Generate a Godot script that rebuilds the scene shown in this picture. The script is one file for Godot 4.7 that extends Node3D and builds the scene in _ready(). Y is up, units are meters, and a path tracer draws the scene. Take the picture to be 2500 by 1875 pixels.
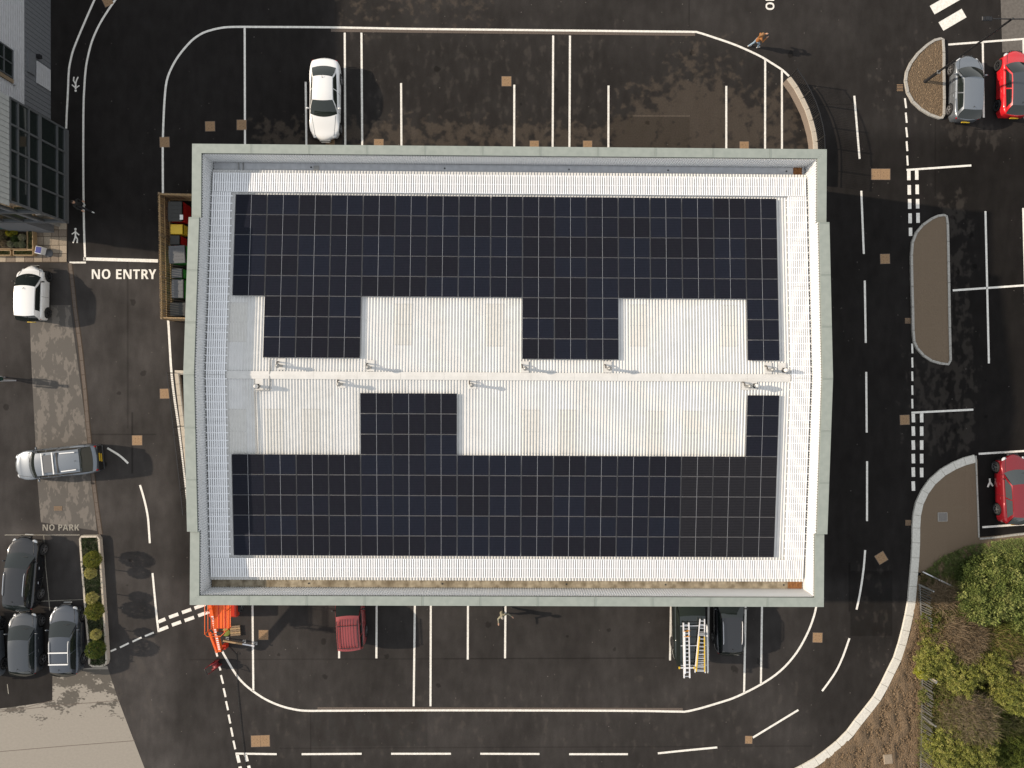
extends Node3D

# Site plan is surveyed from the drone photograph: at(px, py, h) gives the metric site position of a plan point.
const F := 1732.5
const CAM_H := 45.0
var cam_basis := Basis(Vector3(0, 0, 1), 0.0087456) * Basis(Vector3(1, 0, 0), -0.0017276)
var rng := RandomNumberGenerator.new()
var taken := {}
var M := {}
var ground: MeshInstance3D

func at(px: float, py: float, h := 0.0) -> Vector3:
	var d: Vector3 = cam_basis * Vector3((px - 1250.0) / F, -1.0, (py - 937.5) / F)
	return Vector3(0, CAM_H, 0) + d * ((h - CAM_H) / d.y)

func pts(list: Array, h := 0.0) -> Array:
	var r := []
	for i in range(0, list.size(), 2):
		r.append(at(list[i], list[i + 1], h))
	return r

# ---------- naming ----------
func numbered(called: String) -> String:
	if not taken.has(called):
		taken[called] = 0
		return called
	taken[called] += 1
	return "%s_%03d" % [called, taken[called]]

func tag(o: Node, label: String, category := "", group := "", kind := ""):
	if label != "": o.set_meta("label", label)
	if category != "": o.set_meta("category", category)
	if group != "": o.set_meta("group", group)
	if kind != "": o.set_meta("kind", kind)
	return o

func thing(called: String, where: Vector3, turn: float, label: String, category: String, group := "") -> Node3D:
	var o := Node3D.new()
	o.name = numbered(called)
	add_child(o)
	o.position = where
	o.rotation.y = turn
	tag(o, label, category, group)
	return o

func struct_node(called: String, label := "") -> Node3D:
	var o := Node3D.new()
	o.name = numbered(called)
	add_child(o)
	tag(o, label, "", "", "structure")
	return o

# ---------- mesh helpers ----------
func mk(flat := true) -> SurfaceTool:
	var s := SurfaceTool.new()
	s.begin(Mesh.PRIMITIVE_TRIANGLES)
	s.set_smooth_group(4294967295 if flat else 0)
	return s

func put(s: SurfaceTool, called: String, m: Material, parent: Node = self) -> MeshInstance3D:
	s.generate_normals()
	return put_mesh(s.commit(), called, m, parent)

func put_mesh(mesh: Mesh, called: String, m: Material, parent: Node = self) -> MeshInstance3D:
	var o := MeshInstance3D.new()
	o.mesh = mesh
	o.material_override = m
	o.name = numbered(called) if parent == self else called
	parent.add_child(o, true)
	return o

func fin(s: SurfaceTool) -> Mesh:
	s.generate_normals()
	return s.commit()

# corners counter-clockwise seen from outside
func quad(s: SurfaceTool, a, b, c, d):
	s.add_vertex(a); s.add_vertex(c); s.add_vertex(b)
	s.add_vertex(a); s.add_vertex(d); s.add_vertex(c)

func tri(s: SurfaceTool, a, b, c):
	s.add_vertex(a); s.add_vertex(c); s.add_vertex(b)

func box(s: SurfaceTool, c: Vector3, size: Vector3, b := Basis.IDENTITY):
	var h := size * 0.5
	var v := []
	for i in 8:
		v.append(c + b * Vector3(h.x * (1 if i & 1 else -1), h.y * (1 if i & 2 else -1), h.z * (1 if i & 4 else -1)))
	quad(s, v[2], v[6], v[7], v[3])
	quad(s, v[0], v[1], v[5], v[4])
	quad(s, v[4], v[5], v[7], v[6])
	quad(s, v[1], v[0], v[2], v[3])
	quad(s, v[5], v[1], v[3], v[7])
	quad(s, v[0], v[4], v[6], v[2])

# box with its top edges chamfered
func cbox(s: SurfaceTool, c: Vector3, size: Vector3, ch: float, b := Basis.IDENTITY):
	var h := size * 0.5
	var ring := func(y, inset):
		return [c + b * Vector3(-h.x + inset, y, -h.z + inset), c + b * Vector3(-h.x + inset, y, h.z - inset), c + b * Vector3(h.x - inset, y, h.z - inset), c + b * Vector3(h.x - inset, y, -h.z + inset)]
	var r0 = ring.call(-h.y, 0.0)
	var r1 = ring.call(h.y - ch, 0.0)
	var r2 = ring.call(h.y, ch)
	for i in 4:
		var j := (i + 1) % 4
		quad(s, r0[i], r0[j], r1[j], r1[i])
		quad(s, r1[i], r1[j], r2[j], r2[i])
	quad(s, r2[0], r2[1], r2[2], r2[3])
	quad(s, r0[3], r0[2], r0[1], r0[0])

func bar(s: SurfaceTool, a: Vector3, b: Vector3, w: float, h: float):
	var d := b - a
	var l := d.length()
	if l < 0.0001: return
	var z := d / l
	var up := Vector3.UP if absf(z.y) < 0.95 else Vector3.RIGHT
	var x := up.cross(z).normalized()
	var y := z.cross(x)
	box(s, (a + b) * 0.5, Vector3(w, h, l), Basis(x, y, z))

func tube(s: SurfaceTool, path: Array, r: float, n := 8, r2 := -1.0):
	var rings := []
	for i in path.size():
		var d: Vector3 = (path[mini(i + 1, path.size() - 1)] - path[maxi(i - 1, 0)]).normalized()
		var up := Vector3.UP if absf(d.y) < 0.9 else Vector3.RIGHT
		var x := up.cross(d).normalized()
		var y := d.cross(x)
		var rr := r if r2 < 0 else lerpf(r, r2, float(i) / maxf(1.0, path.size() - 1))
		var ring := []
		for k in n:
			var a := TAU * k / n
			ring.append(path[i] + (x * cos(a) + y * sin(a)) * rr)
		rings.append(ring)
	for i in rings.size() - 1:
		for k in n:
			var j := (k + 1) % n
			quad(s, rings[i][k], rings[i][j], rings[i + 1][j], rings[i + 1][k])
	var e: int = rings.size() - 1
	for k in n:
		var j := (k + 1) % n
		tri(s, path[0], rings[0][j], rings[0][k])
		tri(s, path[e], rings[e][k], rings[e][j])

func lathe(s: SurfaceTool, prof: Array, xf := Transform3D.IDENTITY, n := 16):
	for i in prof.size() - 1:
		for k in n:
			var a := TAU * k / n
			var b := TAU * (k + 1) / n
			var p: Vector2 = prof[i]
			var q: Vector2 = prof[i + 1]
			var v0 = xf * Vector3(cos(a) * p.x, p.y, sin(a) * p.x)
			var v1 = xf * Vector3(cos(b) * p.x, p.y, sin(b) * p.x)
			var v2 = xf * Vector3(cos(b) * q.x, q.y, sin(b) * q.x)
			var v3 = xf * Vector3(cos(a) * q.x, q.y, sin(a) * q.x)
			if p.x < 0.0001: tri(s, v0, v3, v2)
			elif q.x < 0.0001: tri(s, v0, v2, v1)
			else: quad(s, v0, v3, v2, v1)

# flat polygon (world or local xz points at y) with sides down to y0
func slab(s: SurfaceTool, poly: Array, y0: float, y1: float):
	var p2 := PackedVector2Array()
	for v in poly: p2.append(Vector2(v.x, v.z))
	if Geometry2D.is_polygon_clockwise(p2):
		p2.reverse()
	var idx := Geometry2D.triangulate_polygon(p2)
	for i in range(0, idx.size(), 3):
		var a := p2[idx[i]]; var b := p2[idx[i + 1]]; var c := p2[idx[i + 2]]
		if (b - a).cross(c - a) > 0:
			var t := b; b = c; c = t
		s.set_uv(a); tri(s, Vector3(a.x, y1, a.y), Vector3(b.x, y1, b.y), Vector3(c.x, y1, c.y))
	if y1 - y0 < 0.0005: return
	for i in p2.size():
		var a := p2[i]; var b := p2[(i + 1) % p2.size()]
		quad(s, Vector3(b.x, y0, b.y), Vector3(a.x, y0, a.y), Vector3(a.x, y1, a.y), Vector3(b.x, y1, b.y))

func ribbon(s: SurfaceTool, path: Array, w: float, y: float):
	var n := path.size()
	var L := []
	var R := []
	for i in n:
		var d: Vector3 = path[mini(i + 1, n - 1)] - path[maxi(i - 1, 0)]
		d.y = 0
		d = d.normalized()
		var k := Vector3(-d.z, 0, d.x) * w * 0.5
		L.append(Vector3(path[i].x, y, path[i].z) - k)
		R.append(Vector3(path[i].x, y, path[i].z) + k)
	for i in n - 1:
		quad(s, L[i], R[i], R[i + 1], L[i + 1])

func smooth_path(path: Array, sub := 5) -> Array:
	var r := []
	var n := path.size()
	for i in n - 1:
		var p0 = path[maxi(i - 1, 0)]
		var p3 = path[mini(i + 2, n - 1)]
		for k in sub:
			r.append(path[i].cubic_interpolate(path[i + 1], p0, p3, float(k) / sub))
	r.append(path[n - 1])
	return r

# ---------- materials ----------
func lin(r: float, g: float, b: float) -> Color:
	return Color(r, g, b).linear_to_srgb()

func noise_tex(freq: float, lo: Color, hi: Color, size := 512, octaves := 4, sd := 1, contrast := 0.0, type := FastNoiseLite.TYPE_SIMPLEX_SMOOTH) -> ImageTexture:
	var n := FastNoiseLite.new()
	n.seed = sd
	n.frequency = freq
	n.noise_type = type
	n.fractal_octaves = octaves
	var img := n.get_seamless_image(size, size)
	var d := img.get_data()
	var o := PackedByteArray()
	o.resize(size * size * 3)
	var lut := []
	for i in 256:
		var t := i / 255.0
		if contrast > 0: t = smoothstep(0.5 - 0.5 / contrast, 0.5 + 0.5 / contrast, t)
		var c := lo.lerp(hi, t).linear_to_srgb()
		lut.append([int(c.r * 255), int(c.g * 255), int(c.b * 255)])
	for i in size * size:
		var c = lut[d[i]]
		o[i * 3] = c[0]; o[i * 3 + 1] = c[1]; o[i * 3 + 2] = c[2]
	var out := Image.create_from_data(size, size, false, Image.FORMAT_RGB8, o)
	out.generate_mipmaps()
	return ImageTexture.create_from_image(out)

func normal_tex(freq: float, strength: float, size := 512, sd := 5, octaves := 4) -> ImageTexture:
	var n := FastNoiseLite.new()
	n.seed = sd
	n.frequency = freq
	n.fractal_octaves = octaves
	var img := n.get_seamless_image(size, size)
	img.convert(Image.FORMAT_RGBA8)
	img.bump_map_to_normal_map(strength)
	return ImageTexture.create_from_image(img)

func mat(r: float, g: float, b: float, rough := 0.6, metal := 0.0, spec := 0.5) -> StandardMaterial3D:
	var m := StandardMaterial3D.new()
	m.albedo_color = lin(r, g, b)
	m.roughness = rough
	m.metallic = metal
	m.metallic_specular = spec
	return m

func tmat(tex: Texture2D, scale: float, rough := 0.8, nrm: Texture2D = null, nstr := 1.0) -> StandardMaterial3D:
	var m := StandardMaterial3D.new()
	m.albedo_texture = tex
	m.roughness = rough
	m.uv1_triplanar = true
	m.uv1_world_triplanar = true
	m.uv1_scale = Vector3(scale, scale, scale)
	if nrm:
		m.normal_enabled = true
		m.normal_texture = nrm
		m.normal_scale = nstr
	return m

func paint(r: float, g: float, b: float, metal := 0.0, rough := 0.3) -> StandardMaterial3D:
	var m := mat(r, g, b, rough, metal)
	m.clearcoat_enabled = true
	m.clearcoat = 0.8
	m.clearcoat_roughness = 0.06
	return m

func make_materials():
	var C := func(r, g, b): return Color(r, g, b)
	M.paint = tmat(noise_tex(0.02, C.call(0.6, 0.575, 0.52), C.call(0.86, 0.83, 0.77), 512, 6, 3), 0.5, 0.7)
	M.paint_old = tmat(noise_tex(0.06, C.call(0.07, 0.065, 0.055), C.call(0.42, 0.39, 0.33), 256, 4, 8, 3.5), 2.2, 0.85)
	var gn = normal_tex(0.08, 6.0, 256, 11)
	M.concrete_light = tmat(noise_tex(0.012, C.call(0.34, 0.32, 0.28), C.call(0.5, 0.47, 0.42), 512, 6, 21), 0.35, 0.85)
	M.kerb = tmat(noise_tex(0.03, C.call(0.5, 0.48, 0.43), C.call(0.66, 0.64, 0.58), 256, 5, 22), 0.8, 0.85)
	M.kerb_grey = tmat(noise_tex(0.03, C.call(0.26, 0.25, 0.23), C.call(0.44, 0.42, 0.38), 256, 5, 24), 0.8, 0.85)
	M.soil = tmat(noise_tex(0.03, C.call(0.105, 0.07, 0.04), C.call(0.2, 0.14, 0.085), 512, 6, 31), 0.55, 0.95, normal_tex(0.03, 14.0, 512, 32, 5), 1.5)
	M.soil_fine = tmat(noise_tex(0.05, C.call(0.13, 0.094, 0.062), C.call(0.225, 0.165, 0.11), 512, 6, 33), 0.7, 0.95, normal_tex(0.06, 9.0, 512, 34, 4), 1.0)
	M.rust = tmat(noise_tex(0.05, C.call(0.15, 0.085, 0.04), C.call(0.4, 0.26, 0.145), 256, 5, 41), 1.6, 0.8, gn, 0.6)
	M.rust_dark = mat(0.05, 0.033, 0.02, 0.9)
	M.setts = tmat(noise_tex(0.05, C.call(0.07, 0.055, 0.045), C.call(0.14, 0.11, 0.09), 256, 5, 43), 1.2, 0.9)
	M.wood = tmat(noise_tex(0.03, C.call(0.26, 0.17, 0.08), C.call(0.44, 0.31, 0.17), 256, 5, 51), 1.5, 0.75)
	M.wood_old = tmat(noise_tex(0.04, C.call(0.14, 0.1, 0.06), C.call(0.3, 0.22, 0.14), 256, 5, 52), 1.5, 0.85)
	M.slab_a = tmat(noise_tex(0.04, C.call(0.19, 0.15, 0.11), C.call(0.33, 0.27, 0.2), 256, 5, 61), 1.0, 0.85)
	M.slab_b = tmat(noise_tex(0.04, C.call(0.13, 0.1, 0.075), C.call(0.23, 0.18, 0.135), 256, 5, 62), 1.0, 0.85)
	M.slab_c = tmat(noise_tex(0.04, C.call(0.27, 0.22, 0.16), C.call(0.4, 0.33, 0.25), 256, 5, 63), 1.0, 0.85)
	M.coping = tmat(noise_tex(0.015, C.call(0.245, 0.275, 0.25), C.call(0.3, 0.33, 0.3), 512, 6, 71), 0.25, 0.5)
	M.coping_joint = mat(0.23, 0.26, 0.235, 0.5)
	M.roof = tmat(noise_tex(0.01, C.call(0.6, 0.597, 0.585), C.call(0.7, 0.697, 0.685), 512, 6, 72), 0.15, 0.55)
	M.roof_b = tmat(noise_tex(0.014, C.call(0.57, 0.567, 0.55), C.call(0.68, 0.677, 0.66), 512, 6, 172), 0.2, 0.55)
	M.roof_flash = tmat(noise_tex(0.012, C.call(0.57, 0.562, 0.54), C.call(0.66, 0.652, 0.63), 512, 6, 73), 0.3, 0.6)
	M.skylight = tmat(noise_tex(0.02, C.call(0.56, 0.55, 0.52), C.call(0.64, 0.63, 0.6), 256, 6, 74), 0.5, 0.45)
	M.cladding = tmat(noise_tex(0.015, C.call(0.64, 0.65, 0.655), C.call(0.72, 0.73, 0.735), 512, 5, 75), 0.3, 0.5)
	M.gutter = tmat(noise_tex(0.01, C.call(0.42, 0.43, 0.45), C.call(0.52, 0.53, 0.55), 512, 6, 76), 0.4, 0.6)
	M.gutter_dirty = tmat(noise_tex(0.008, C.call(0.13, 0.1, 0.06), C.call(0.4, 0.345, 0.25), 512, 6, 77, 1.0), 0.3, 0.8)
	M.gutter_rust = tmat(noise_tex(0.03, C.call(0.09, 0.03, 0.008), C.call(0.36, 0.16, 0.05), 256, 5, 78), 1.0, 0.85)
	M.grating = mat(0.85, 0.86, 0.88, 0.45)
	M.alu = mat(0.62, 0.62, 0.63, 0.35, 0.7)
	M.alu_white = mat(0.72, 0.72, 0.74, 0.4, 0.1)
	M.frame = mat(0.075, 0.075, 0.078, 0.4, 0.2)
	M.palisade = mat(0.1, 0.1, 0.095, 0.6, 0.2)
	M.steel = mat(0.32, 0.32, 0.31, 0.45, 0.6)
	M.black = mat(0.012, 0.012, 0.013, 0.5)
	M.blackmetal = mat(0.02, 0.02, 0.022, 0.4, 0.3)
	M.rubber = mat(0.016, 0.016, 0.017, 0.85)
	M.glass = mat(0.012, 0.016, 0.015, 0.04, 0.0, 0.6)
	M.glass_green = mat(0.016, 0.022, 0.018, 0.05, 0.0, 0.6)
	M.lamp_clear = mat(0.62, 0.64, 0.66, 0.1, 0.3)
	M.lamp_red = mat(0.42, 0.01, 0.015, 0.15)
	M.lamp_amber = mat(0.65, 0.28, 0.03, 0.2)
	M.plate_yellow = mat(0.62, 0.42, 0.03, 0.4)
	M.plate_white = mat(0.7, 0.7, 0.68, 0.4)
	M.chrome = mat(0.7, 0.7, 0.72, 0.12, 1.0)
	M.rim = mat(0.42, 0.42, 0.43, 0.3, 0.8)
	M.rim_dark = mat(0.06, 0.06, 0.065, 0.35, 0.6)
	M.red = mat(0.4, 0.012, 0.012, 0.4)
	M.dark_red = mat(0.17, 0.008, 0.012, 0.45)
	M.orange = mat(0.8, 0.13, 0.015, 0.45)
	M.orange_deep = mat(0.55, 0.035, 0.012, 0.45)
	M.yellow = mat(0.62, 0.42, 0.03, 0.45)
	M.green = mat(0.03, 0.2, 0.035, 0.45)
	M.lid_grey = mat(0.085, 0.088, 0.095, 0.55)
	M.lid_black = mat(0.022, 0.022, 0.02, 0.5)
	M.white = mat(0.75, 0.75, 0.74, 0.45)
	M.brick = tmat(noise_tex(0.06, C.call(0.15, 0.12, 0.1), C.call(0.27, 0.22, 0.18), 256, 4, 81), 1.2, 0.9)
	M.wall = tmat(noise_tex(0.02, C.call(0.3, 0.31, 0.3), C.call(0.38, 0.39, 0.38), 256, 4, 82), 0.5, 0.6)
	M.siding_dark = tmat(noise_tex(0.04, C.call(0.105, 0.11, 0.118), C.call(0.155, 0.16, 0.17), 256, 5, 83), 0.7, 0.7)
	M.siding_light = tmat(noise_tex(0.02, C.call(0.42, 0.42, 0.43), C.call(0.52, 0.52, 0.53), 256, 5, 84), 0.4, 0.55)
	M.mullion = mat(0.11, 0.115, 0.12, 0.45, 0.3)
	M.cap_stone = tmat(noise_tex(0.04, C.call(0.42, 0.37, 0.3), C.call(0.56, 0.5, 0.42), 256, 5, 85), 1.0, 0.85)
	M.leafdark = leafm(0.3)
	M.twig = leafm(0.0)
	M.bark = mat(0.09, 0.065, 0.045, 0.9)

func leafm(back: float) -> StandardMaterial3D:
	var m := StandardMaterial3D.new()
	m.vertex_color_use_as_albedo = true
	m.roughness = 0.75
	m.metallic_specular = 0.3
	if back > 0:
		m.backlight_enabled = true
		m.backlight = Color(back, back, back * 0.6)
	return m

# ---------- ground ----------
func soft(v: float, a: float, b: float, e: float) -> float:
	return smoothstep(a - e, a + e, v) * (1.0 - smoothstep(b - e, b + e, v))

func patch(px: float, py: float, x0: float, y0: float, x1: float, y1: float, e: float) -> float:
	return soft(px, x0, x1, e) * soft(py, y0, y1, e)

func noise_bytes(w: int, h: int, freq: float, oct: int, sd: int, sx := 1.0) -> PackedByteArray:
	var n := FastNoiseLite.new()
	n.seed = sd
	n.frequency = freq
	n.fractal_octaves = oct
	n.noise_type = FastNoiseLite.TYPE_SIMPLEX_SMOOTH
	var img := n.get_image(int(w * sx), h)
	if sx != 1.0: img.resize(w, h, Image.INTERPOLATE_BILINEAR)
	return img.get_data()

func ground_texture() -> ImageTexture:
	var W := 1700
	var H := 1275
	var cw := 170
	var chh := 128
	var cm := Image.create(cw, chh, false, Image.FORMAT_RGBA8)
	for j in chh:
		for i in cw:
			var px := 1250.0 + 38.5 * (-34.0 + 68.0 * (i + 0.5) / cw)
			var py := 937.5 + 38.5 * (-25.5 + 51.0 * (j + 0.5) / chh)
			# R: dry dust, G: older paler asphalt, B: newer tarmac plus building shade painted dark, A: scuffs
			var dust := 0.72 * patch(px, py, 1540, 230, 1975, 420, 70) + 0.42 * patch(px, py, 1640, 110, 1800, 330, 60) + 0.62 * patch(px, py, 640, 300, 1600, 420, 28) + 0.35 * patch(px, py, 830, -40, 1200, 60, 60)
			var old := 0.75 * patch(px, py, 170, 640, 440, 1900, 30) + 0.6 * patch(px, py, -60, 630, 190, 1320, 20) + 0.5 * patch(px, py, 230, 1430, 700, 1900, 60) + 0.42 * patch(px, py, 700, 1440, 2000, 1900, 60) + 0.3 * patch(px, py, 1000, -60, 2100, 120, 60) + 0.5 * patch(px, py, 335, 790, 380, 950, 14)
			old += 0.6 * patch(px, py, -60, 1290, 200, 1480, 20)
			var fresh_and_shade := 0.6 * patch(px, py, 2030, 330, 2340, 1420, 30) + 0.8 * patch(px, py, 2330, 330, 2600, 1320, 40) + 0.5 * patch(px, py, 160, -60, 800, 560, 50) + 0.35 * patch(px, py, 2090, 1450, 2240, 1600, 20)
			var scuff := patch(px, py, 2300, 470, 2390, 1110, 30) + 0.9 * patch(px, py, 2240, 860, 2400, 1100, 40) + 0.5 * patch(px, py, 2150, 100, 2300, 300, 40) + 0.8 * patch(px, py, 2320, 290, 2480, 360, 25) + 0.6 * patch(px, py, 270, 1560, 420, 1800, 40) + 0.45 * patch(px, py, 860, 60, 1500, 330, 60) + 0.5 * patch(px, py, 2100, 1380, 2200, 1640, 30) + 0.3 * patch(px, py, 600, 1680, 2000, 1900, 40)
			cm.set_pixel(i, j, Color(clampf(dust, 0, 1), clampf(old, 0, 1), clampf(fresh_and_shade, 0, 1), clampf(scuff, 0, 1)))
	cm.resize(W, H, Image.INTERPOLATE_CUBIC)
	var md := cm.get_data()
	var fine := noise_bytes(W, H, 0.45, 2, 5)
	var mid := noise_bytes(W, H, 0.03, 5, 6)
	var big := noise_bytes(W, H, 0.006, 4, 7)
	var speck := noise_bytes(W, H, 0.055, 5, 9)
	var streak := noise_bytes(W, H, 0.02, 4, 12, 3.0)
	var lut := PackedByteArray()
	lut.resize(1024)
	for i in 1024: lut[i] = int(Color(i / 1023.0 * 0.5, 0, 0).linear_to_srgb().r * 255.0)
	var o := PackedByteArray()
	o.resize(W * H * 3)
	var N := W * H
	for i in N:
		var k := i * 4
		var f := fine[i] / 255.0
		var m := mid[i] / 255.0
		var b := big[i] / 255.0
		var sp := speck[i] / 255.0
		var v := 0.023 * (0.76 + 0.22 * f + 0.26 * m + 0.26 * b)
		var old := md[k + 1] / 255.0 * (0.55 + 0.9 * b)
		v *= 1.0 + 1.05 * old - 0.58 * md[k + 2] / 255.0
		var st := streak[i] / 255.0
		v *= 0.86 + 0.28 * st
		var r := v * 1.07
		var g := v * 0.98
		var bl := v * 0.935
		var du := md[k] / 255.0
		if du > 0.02:
			var t := clampf((du * 1.25 + (sp - 0.5) * 1.5 + (m - 0.5) * 0.8 - 0.4) * 2.2, 0.0, 1.0) * (0.2 + 0.36 * f)
			r = lerpf(r, 0.105, t)
			g = lerpf(g, 0.083, t)
			bl = lerpf(bl, 0.064, t)
		var sc := md[k + 3] / 255.0
		if sc > 0.02:
			var t2 := clampf((sc * 0.8 + (st - 0.5) * 1.6 + (sp - 0.5) * 1.5 - 0.58) * 2.6, 0.0, 1.0) * 0.22
			r = lerpf(r, 0.088, t2)
			g = lerpf(g, 0.076, t2)
			bl = lerpf(bl, 0.066, t2)
		var j := i * 3
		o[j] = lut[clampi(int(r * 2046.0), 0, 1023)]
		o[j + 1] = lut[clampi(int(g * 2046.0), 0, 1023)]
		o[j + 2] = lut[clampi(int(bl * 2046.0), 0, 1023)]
	# laying seams, reinstated trenches and drips, all matter on the surface
	for q in [[700, 1828, 2000, 1830, 0.9], [1100, 1611, 1640, 1613, 0.82], [480, 1611, 1100, 1613, 0.9], [774, 1738, 777, 1900, 0.85], [777, 1738, 1060, 1824, 0.93], [1120, 1483, 1600, 1486, 0.85], [1698, -20, 1700, 70, 0.85], [836, -40, 838, 66, 0.9], [440, 1064, 520, 1067, 0.8], [330, 640, 334, 1050, 0.88], [340, 1010, 346, 1160, 0.8], [1560, 284, 1700, 287, 1.25], [1500, 287, 1700, 420, 0.92], [2092, 1380, 2096, 1500, 0.8], [2096, 1400, 2200, 1560, 0.85], [2303, 250, 2306, 480, 0.86], [2000, 255, 2100, 257, 0.85], [230, 1062, 400, 1065, 0.85]]:
		var x0 := int((q[0] - 1250.0) / 38.5 * 25.0 + 850.0)
		var x1 := int((q[2] - 1250.0) / 38.5 * 25.0 + 850.0)
		var y0 := int((q[1] - 937.5) / 38.5 * 25.0 + 637.5)
		var y1 := int((q[3] - 937.5) / 38.5 * 25.0 + 637.5)
		for y in range(maxi(0, y0), mini(H, maxi(y1, y0 + 1))):
			for x in range(maxi(0, x0), mini(W, maxi(x1, x0 + 1))):
				var jj := (y * W + x) * 3
				for c in 3: o[jj + c] = clampi(int(o[jj + c] * q[4]), 0, 255)
	var rd := RandomNumberGenerator.new()
	rd.seed = 31
	for q in 46:
		var bays := [[600, 1980, 110, 330], [620, 1900, 1500, 1680], [2320, 2500, 520, 1080], [20, 400, 660, 1500]]
		var by: Array = bays[rd.randi() % 4]
		var cx := (rd.randf_range(by[0], by[1]) - 1250.0) / 38.5 * 25.0 + 850.0
		var cy := (rd.randf_range(by[2], by[3]) - 937.5) / 38.5 * 25.0 + 637.5
		var rr0 := rd.randf_range(2.0, 7.0)
		for y in range(int(cy - rr0), int(cy + rr0) + 1):
			for x in range(int(cx - rr0), int(cx + rr0) + 1):
				if x < 0 or y < 0 or x >= W or y >= H: continue
				var dd := Vector2(x - cx, y - cy).length() / rr0 + (speck[y * W + x] / 255.0 - 0.5) * 1.4
				if dd < 0.8:
					var jj := (y * W + x) * 3
					for c in 3: o[jj + c] = int(o[jj + c] * 0.8)
	# small pale chippings and gum spots
	var rr := RandomNumberGenerator.new()
	rr.seed = 77
	for q in 550:
		var x := rr.randi_range(1, W - 3)
		var y := rr.randi_range(1, H - 3)
		var c := rr.randi_range(80, 140)
		var j := (y * W + x) * 3
		o[j] = c; o[j + 1] = c - 6; o[j + 2] = c - 12
	var img := Image.create_from_data(W, H, false, Image.FORMAT_RGB8, o)
	img.generate_mipmaps()
	return ImageTexture.create_from_image(img)

func wet_concrete_texture() -> ImageTexture:
	var W := 768
	var a := noise_bytes(W, W, 0.012, 6, 91)
	var b := noise_bytes(W, W, 0.05, 5, 92)
	var f := noise_bytes(W, W, 0.3, 2, 93)
	var o := PackedByteArray()
	o.resize(W * W * 3)
	for i in W * W:
		var t := clampf(((a[i] / 255.0) * 1.0 + (b[i] / 255.0 - 0.5) * 0.42 - 0.5) * 9.0, 0.0, 1.0)
		var g := 0.85 + 0.3 * f[i] / 255.0
		var c := Color(lerpf(0.07, 0.125, t) * g, lerpf(0.062, 0.109, t) * g, lerpf(0.054, 0.094, t) * g).linear_to_srgb()
		o[i * 3] = int(c.r * 255); o[i * 3 + 1] = int(c.g * 255); o[i * 3 + 2] = int(c.b * 255)
	var img := Image.create_from_data(W, W, false, Image.FORMAT_RGB8, o)
	img.generate_mipmaps()
	return ImageTexture.create_from_image(img)

func apron_texture() -> ImageTexture:
	var W := 768
	var a := noise_bytes(W, W, 0.01, 6, 191)
	var b := noise_bytes(W, W, 0.06, 5, 192)
	var f := noise_bytes(W, W, 0.3, 2, 193)
	var o := PackedByteArray()
	o.resize(W * W * 3)
	for i in W * W:
		var row := float(i / W) / W
		var t := clampf(((a[i] / 255.0) * 0.9 + (b[i] / 255.0 - 0.5) * 0.5 + row * 1.5 - 0.72) * 7.0, 0.0, 1.0)
		var g := 0.86 + 0.14 * f[i] / 255.0 + 0.12 * b[i] / 255.0
		var c := Color(lerpf(0.085, 0.26, t) * g, lerpf(0.075, 0.235, t) * g, lerpf(0.062, 0.2, t) * g).linear_to_srgb()
		o[i * 3] = int(c.r * 255); o[i * 3 + 1] = int(c.g * 255); o[i * 3 + 2] = int(c.b * 255)
	var img := Image.create_from_data(W, W, false, Image.FORMAT_RGB8, o)
	img.generate_mipmaps()
	return ImageTexture.create_from_image(img)

# a flat sheet with planar coordinates over a rectangle of the site
func sheet(poly: Array, y: float, called: String, m: Material, parent: Node, org: Vector3, size: Vector2) -> MeshInstance3D:
	var s := mk()
	var p2 := PackedVector2Array()
	for v in poly: p2.append(Vector2(v.x, v.z))
	var idx := Geometry2D.triangulate_polygon(p2)
	for i in range(0, idx.size(), 3):
		var a := p2[idx[i]]; var b := p2[idx[i + 1]]; var c := p2[idx[i + 2]]
		if (b - a).cross(c - a) < 0:
			var t := b; b = c; c = t
		for q in [a, b, c]:
			s.set_uv(Vector2((q.x - org.x) / size.x, (q.y - org.z) / size.y))
			s.add_vertex(Vector3(q.x, y, q.y))
	return put(s, called, m, parent)

func line(list: Array, w := 0.125, curved := false, m: Material = null):
	var p := pts(list)
	if curved: p = smooth_path(p, 5)
	var s := mk()
	ribbon(s, p, w, 0.012)
	put(s, "painted_line", m if m else M.paint, ground)

func painted_text(txt: String, where: Vector3, width: float, turn: float, m: Material, label: String):
	var t := TextMesh.new()
	var f := SystemFont.new()
	f.font_names = PackedStringArray(["Droid Sans"])
	f.font_weight = 700
	t.font = f
	t.font_size = 64
	t.pixel_size = 0.01
	t.depth = 0.004
	t.text = txt
	var sz := t.get_aabb().size
	var o := MeshInstance3D.new()
	o.mesh = t
	o.material_override = m
	o.name = "painted_lettering"
	ground.add_child(o, true)
	var k := width / sz.x
	o.transform = Transform3D(Basis(Vector3.UP, turn) * Basis(Vector3.RIGHT, -PI / 2) * Basis.from_scale(Vector3(k, k, 1)), Vector3(where.x, 0.012, where.z))
	o.set_meta("label", label)

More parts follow.
